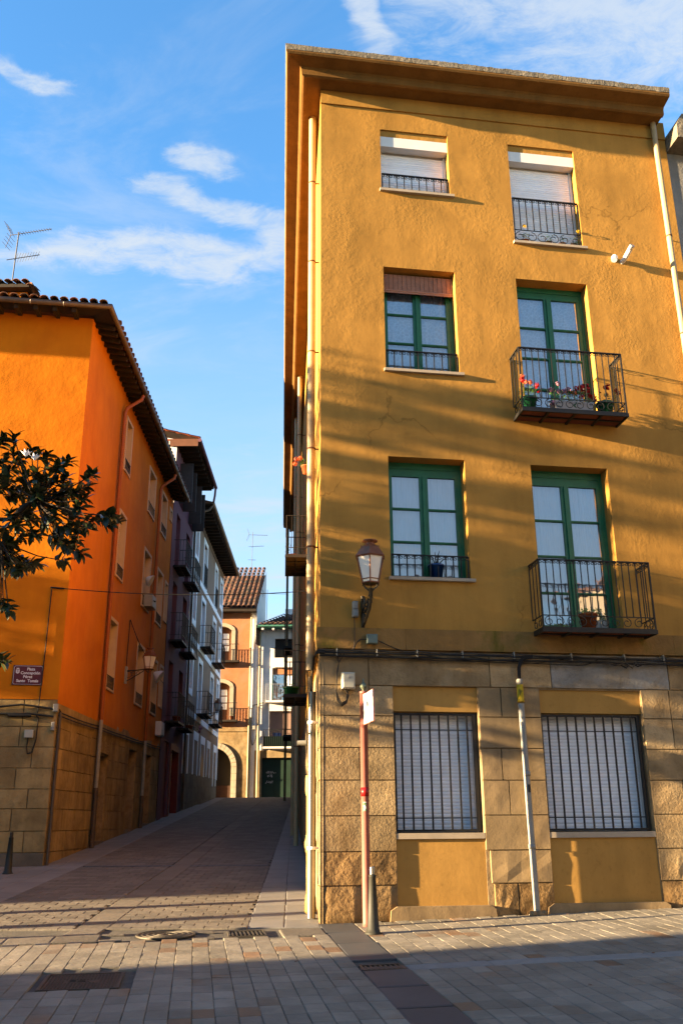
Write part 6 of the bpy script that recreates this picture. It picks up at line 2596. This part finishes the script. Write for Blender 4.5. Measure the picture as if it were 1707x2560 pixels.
# ------------------------------------------------------------------ magnolia reaching in from the left
TIPS = [(-4.17,10.76,6.37),(-4.41,11.10,6.45),(-4.23,10.91,6.22),(-4.38,11.16,6.18),(-3.98,11.19,6.29),(-3.63,10.57,5.89),(-3.46,10.51,5.85),(-3.64,11.42,6.28),(-3.44,10.79,5.80),(-3.11,10.76,5.82),(-3.40,11.60,5.98),(-3.34,11.02,5.70),(-3.61,11.42,5.92),(-3.65,11.02,5.84),(-3.82,11.20,5.96),(-3.79,10.67,5.81),(-4.14,11.20,6.02),(-4.38,11.45,6.17),(-4.35,11.08,5.92),(-4.40,11.32,5.86),(-4.11,11.24,5.90),(-3.72,10.57,5.53),(-3.82,11.33,5.79),(-3.58,11.15,5.66),(-3.19,10.83,5.52),(-3.16,10.53,5.30),(-3.56,11.45,5.59),(-3.61,11.02,5.45),(-3.90,11.29,5.66),(-4.14,11.47,5.72),(-4.20,11.29,5.77),(-4.17,11.51,5.59),(-4.17,10.93,5.37),(-4.38,11.38,5.30),(-4.07,10.99,5.22),(-4.09,11.53,5.48),(-3.89,11.47,5.40),(-3.48,10.61,5.19),(-3.32,10.65,5.09),(-3.24,10.74,5.08),(-3.35,11.56,5.37),(-3.12,10.98,5.27),(-3.04,11.19,5.38),(-2.83,10.83,5.29),(-2.86,11.06,5.26),(-3.29,10.92,5.00),(-3.39,10.89,4.92),(-3.61,11.14,5.07),(-3.85,11.14,5.16),(-4.16,11.49,5.22),(-4.22,11.25,5.09),(-4.38,11.52,5.06),(-4.22,11.44,4.94),(-4.07,11.59,4.89),(-4.14,11.24,4.71),(-3.85,10.68,4.56),(-4.40,11.45,4.87),(-3.52,11.56,5.08),(-4.35,11.50,4.31),(-4.18,11.13,4.24),(-4.20,11.29,3.62),(-3.92,10.73,3.48)]
mag = thing('magnolia_tree', 'magnolia with large glossy dark leaves and white blooms reaching in from the left', 'tree', (-6.4, 13.2, .45))
rm = random.Random(9)
mb = MB()
trunk = [(-6.4, 13.2, .45), (-6.35, 13.1, 2.0), (-6.1, 12.5, 3.3), (-5.6, 11.4, 4.3)]
mb.tube(trunk, [.12, .10, .085, .07], 10)
part('trunk', mb, m_bark, mag)
mb = MB()
hubs = [(-5.0, 11.1, 4.7), (-4.7, 11.0, 5.2), (-4.9, 11.2, 5.9), (-5.3, 11.1, 5.3), (-5.2, 11.0, 3.8), (-4.2, 11.1, 5.35), (-3.9, 11.05, 5.6), (-4.3, 11.1, 5.05)]
par = {0: None, 3: None, 4: None, 1: 0, 2: 3, 5: 1, 6: 5, 7: 0}
for k, h in enumerate(hubs):
    st = Vector(trunk[-1]) if par[k] is None else Vector(hubs[par[k]])
    if k == 4:
        st = Vector(trunk[2])
    m_ = st.lerp(Vector(h), .5) + Vector((0, rm.uniform(-.05, .05), .06))
    mb.tube([tuple(st), tuple(m_), h], [.045, .035, .025], 6)
part('limbs', mb, m_bark, mag)
extra = []
for k in range(190):
    a, b = rm.uniform(0, 2 * pi), rm.uniform(-.9, 1)
    r = rm.uniform(.7, 1.5)
    p_ = (-5.75 + r * cos(a) * 1.0, 11.0 + r * sin(a) * 1.2, 5.3 + 1.25 * b)
    if cam_px(*p_)[0] < -70:
        extra.append(p_)
leafmesh = []
for v in range(6):
    def mk(b, v=v):
        r = random.Random(v)
        L, W, cu = .165 + .02 * r.random(), .034 + .006 * r.random(), r.uniform(.1, .5)
        n = 5
        vs = []
        for k in range(n + 1):
            t = k / n
            w = W * sin(pi * min(1, .06 + t * .97)) ** .8
            zc_ = -cu * L * t * t * .6
            x = L * t * (1 - .1 * cu * t)
            vs += [(x, -w, zc_ + w * .30), (x, 0, zc_), (x, w, zc_ + w * .30)]
        b.add(vs, [[3 * k + j, 3 * k + j + 1, 3 * k + j + 4, 3 * k + j + 3] for k in range(n) for j in (0, 1)], True)
    leafmesh.append(shared('leaf|%d' % v, m_mag, mk))
twigs = MB()
leaves = []
more = []
for tp in TIPS:
    if tp[0] < -3.3 and rm.random() < .45:
        more.append((tp[0] + rm.uniform(-.16, .10), tp[1] + rm.uniform(.1, .6), tp[2] + rm.uniform(-.10, .10)))
TIPS = list(TIPS) + more
for i, tp in enumerate(TIPS + extra):
    tp = Vector(tp)
    hb = min((Vector(h) for h in hubs), key=lambda h: (h - tp).length)
    out = (tp - hb)
    out = (out.normalized() if out.length > .05 else Vector((1, 0, 0)))
    out = (out + Vector((.25, 0, .25))).normalized()
    mid_ = hb.lerp(tp, .55) + Vector((0, 0, -.05 * (tp - hb).length))
    twigs.tube([tuple(hb), tuple(mid_), tuple(tp - out * .03), tuple(tp)], [.012, .009, .007, .004], 4)
    nl = rm.randint(11, 16)
    for k in range(nl):
        a = 2.4 * k + rm.uniform(-.3, .3)
        s1 = out.cross(Vector((0, 0, 1))).normalized()
        s2_ = s1.cross(out)
        tilt = rm.uniform(.55, 1.15) + .25 * (k / nl)
        d = (out * cos(tilt) + (s1 * cos(a) + s2_ * sin(a)) * sin(tilt)).normalized()
        leaves.append((tp - out * (.018 * k * .6), d, rm.uniform(.62, 1.05), rm.randrange(6), rm.uniform(-.5, .5), i < len(TIPS)))
part('twigs', twigs, m_bark, mag)
front = sorted([l for l in leaves if l[5]], key=lambda l: l[0].y)
rest_l = [l for l in leaves if not l[5]] + front[300:]
front = front[:300]


def leaf_rot(d, roll):
    x = d
    y = Vector((0, 0, 1)).cross(x)
    y = y.normalized() if y.length > .05 else Vector((0, 1, 0))
    z = x.cross(y)
    y2 = y * cos(roll) + z * sin(roll)
    z2 = x.cross(y2)
    return Matrix((x, y2, z2)).transposed()


for (p_, d, s, v, roll, _) in front:
    o = bpy.data.objects.new('leaf', leafmesh[v])
    link(o, mag, p_)
    o.rotation_euler = leaf_rot(d, roll).to_euler()
    o.scale = (s, s, s)
mb = MB()
for (p_, d, s, v, roll, _) in rest_l:
    M3 = leaf_rot(d, roll)
    me = leafmesh[v]
    mb.add([tuple(p_ + M3 @ (w.co * s)) for w in me.vertices], [list(q.vertices) for q in me.polygons], True)
part('leaves_behind', mb, m_mag, mag, kind='stuff')
for c in ((-3.86, 10.42, 5.93), (-3.74, 10.40, 5.87)):
    mb = MB()
    for k in range(7):
        a = 2 * pi * k / 7
        o_ = .35 if k % 2 else .8
        dd = Vector((cos(a) * o_, sin(a) * o_, 1)).normalized()
        s1 = dd.cross(Vector((0, 0, 1))).normalized()
        c_ = Vector(c)
        vs = [c_, c_ + dd * .05 - s1 * .022, c_ + dd * .095 + Vector((cos(a), sin(a), 0)) * .015, c_ + dd * .05 + s1 * .022]
        mb.add([tuple(v) for v in vs], [[0, 1, 2, 3]])
    part('white_bloom', mb, m_trim, mag)


fl = MB()
for k in range(70):
    x, y = rp.uniform(-5, 4.5), rp.uniform(7.5, 16)
    if rp.random() < .4:
        x, y = tuple(YF.P(rp.uniform(0, 5), -rp.uniform(.05, .3), 0).xy)
    leaf_quad(fl, (x, y, gz(x, y) + .008), (rp.uniform(-.2, .2), rp.uniform(-.2, .2), 1), rp.uniform(.012, .028), rp)
solo('fallen_leaves', fl, m_rust, (0, 10, .4), 'scattered small dry leaves on the paving', 'leaf litter', kind='stuff')
# ------------------------------------------------------------------ what stands out of the picture on the sunny side of the square
SV = Vector((sin(radians(SUN_HD)), cos(radians(SUN_HD)), 0))
NV = Vector((-SV.y, SV.x, 0))
CO = Vector((-.305, 12.6, 0))


def sunpos(w, back):
    """w metres across the sun's path from the ochre corner, back metres towards the sun"""
    return CO + NV * w - SV * back


def tree(w, back, zlo, zhi, rx, n, label, size=.16, seed=1, per=28, gx=.30, gzz=.07):
    c = sunpos(w, back)
    z0 = gz(c.x, c.y)
    t = thing('plane_tree', label, 'tree', (c.x, c.y, z0), 'trees on the sunny side of the square')
    r = random.Random(seed)
    mb = MB()
    mb.tube([(c.x, c.y, z0), (c.x + .05, c.y, z0 + 2), (c.x, c.y + .1, zlo + .6), (c.x, c.y, (zlo + zhi) / 2)], [.16, .13, .11, .06], 10)
    part('trunk', mb, m_bark, t)
    mb = MB()
    for k in range(16):
        a = r.uniform(0, 2 * pi)
        q = Vector((c.x + rx * .8 * cos(a), c.y + rx * .8 * sin(a), r.uniform(zlo + .3, zhi - .5)))
        b0 = Vector((c.x, c.y, r.uniform(zlo, (zlo + zhi) / 2)))
        mb.tube([tuple(b0), tuple(b0.lerp(q, .5) + Vector((0, 0, .15))), tuple(q)], [.05, .035, .012], 5)
    part('limbs', mb, m_bark, t)
    mb = MB()
    clumps = []
    for k in range(n // per):
        a, b = r.uniform(0, 2 * pi), r.uniform(-1, 1)
        rr_ = (r.random() ** .4)
        clumps.append(Vector((c.x + rx * rr_ * cos(a) * sqrt(1 - b * b * .7), c.y + rx * rr_ * sin(a) * sqrt(1 - b * b * .7), (zlo + zhi) / 2 + (zhi - zlo) / 2 * b * (.75 + .25 * r.random()))))
    for q in clumps:
        for k in range(per):
            v = Vector((r.gauss(0, gx), r.gauss(0, gx), r.gauss(0, gzz)))
            leaf_quad(mb, q + v, (r.uniform(-1, 1), r.uniform(-1, 1), r.uniform(-.2, 1)), r.uniform(.6, 1.1) * size, r)
    part('crown', mb, m_treeleaf, t)


tree(0.9, 14, 5.0, 11.0, 2.6, 4600, 'plane tree standing left of the square toward the sun, nearest the ochre house line', seed=1, size=.105, per=12, gx=.24, gzz=.035)
tree(5.2, 21, 6.0, 10.0, 2.6, 3000, 'second plane tree standing left of the square toward the sun, nearer the orange house line', seed=2)
tree(9.4, 22, 5.4, 9.8, 2.6, 3000, 'third plane tree standing left of the square toward the sun, farthest along', seed=3)


def side_block(name, label, w0, w1, back, depth, ztop, mat):
    fr = Fr(*sunpos(0, back).xy, SUN_HD - 90)          # u runs along +w
    c = fr.P((w0 + w1) / 2, 0, 0)
    t = thing(name, label, 'building', (c.x, c.y, -.3))
    holes = []
    u = w0 + 1.2
    while u < w1 - 1.5:
        z = 1.5
        while z < ztop - 2:
            holes.append((u, u + 1.1, z, z + 1.6))
            z += 3.2
        u += 2.6
    mb = MB(fr)
    # front looks down the sun's path (towards the square)
    f2 = Fr(fr.o.x, fr.o.y, SUN_HD - 90, 1)
    mb = MB(f2)
    mb.wall(w0, w1, -.6, ztop, holes, depth=.2, back=True)
    mb.quad((w0, 0, -.6), (w0, depth, -.6), (w0, depth, ztop), (w0, 0, ztop))
    mb.quad((w1, 0, -.6), (w1, depth, -.6), (w1, depth, ztop), (w1, 0, ztop))
    mb.quad((w0, depth, -.6), (w1, depth, -.6), (w1, depth, ztop), (w0, depth, ztop))
    part('wall', mb, mat, t)
    mb = MB(f2)
    mb.box(w0 - .25, w1 + .25, -.3, depth + .3, ztop, ztop + .25)
    part('roof', mb, m_tile, t)
    return t


side_block('side_building', 'tall pale building along the near left of the square, outside the picture', -16, -2.35, 27, 10, 12.5, m_bldg)
side_block('side_building', 'lower pale building on the far left of the square, outside the picture', 3.0, 22, 27, 10, 6.8, m_bldg)


def sky_block(label, u0, u1, fr, h, mat, depth=9):  # unseen house added to block skylight and deepen the shade in the square
    c = fr.P((u0 + u1) / 2, 0, 0)
    t = thing('sky_block_house', label, 'building', (c.x, c.y, gz(c.x, c.y)))
    holes = []
    u = u0 + 1.0
    while u < u1 - 1.6:
        z = 1.2
        while z < h - 2:
            holes.append((u, u + 1.1, z, z + 1.8))
            z += 3.2
        u += 2.7
    mb = MB(fr)
    mb.wall(u0, u1, -.6, h, holes, depth=.25, back=True)
    mb.quad((u0, 0, -.6), (u0, depth, -.6), (u0, depth, h), (u0, 0, h))
    mb.quad((u1, 0, -.6), (u1, depth, -.6), (u1, depth, h), (u1, 0, h))
    mb.quad((u0, depth, -.6), (u1, depth, -.6), (u1, depth, h), (u0, depth, h))
    part('wall', mb, mat, t)
    mb = MB(fr)
    mb.box(u0 - .1, u1 + .1, -.5, depth + .3, h, h + .25)
    part('roof', mb, m_tile, t)


SB = Fr(0, -15, 90, -1)
sky_block('tall plastered house added unseen behind the camera to cut skylight, south side of the square', -16, -1, SB, 11, m_bldg)
sky_block('second tall plastered house added unseen behind the camera to cut skylight, toward the right', -1, 16, SB, 12.5, m_cream)
EB = Fr(20, -14, 0, -1)
sky_block('tall house added unseen at the right side of the square to cut skylight', 0, 27.5, EB, 12, m_bldg)
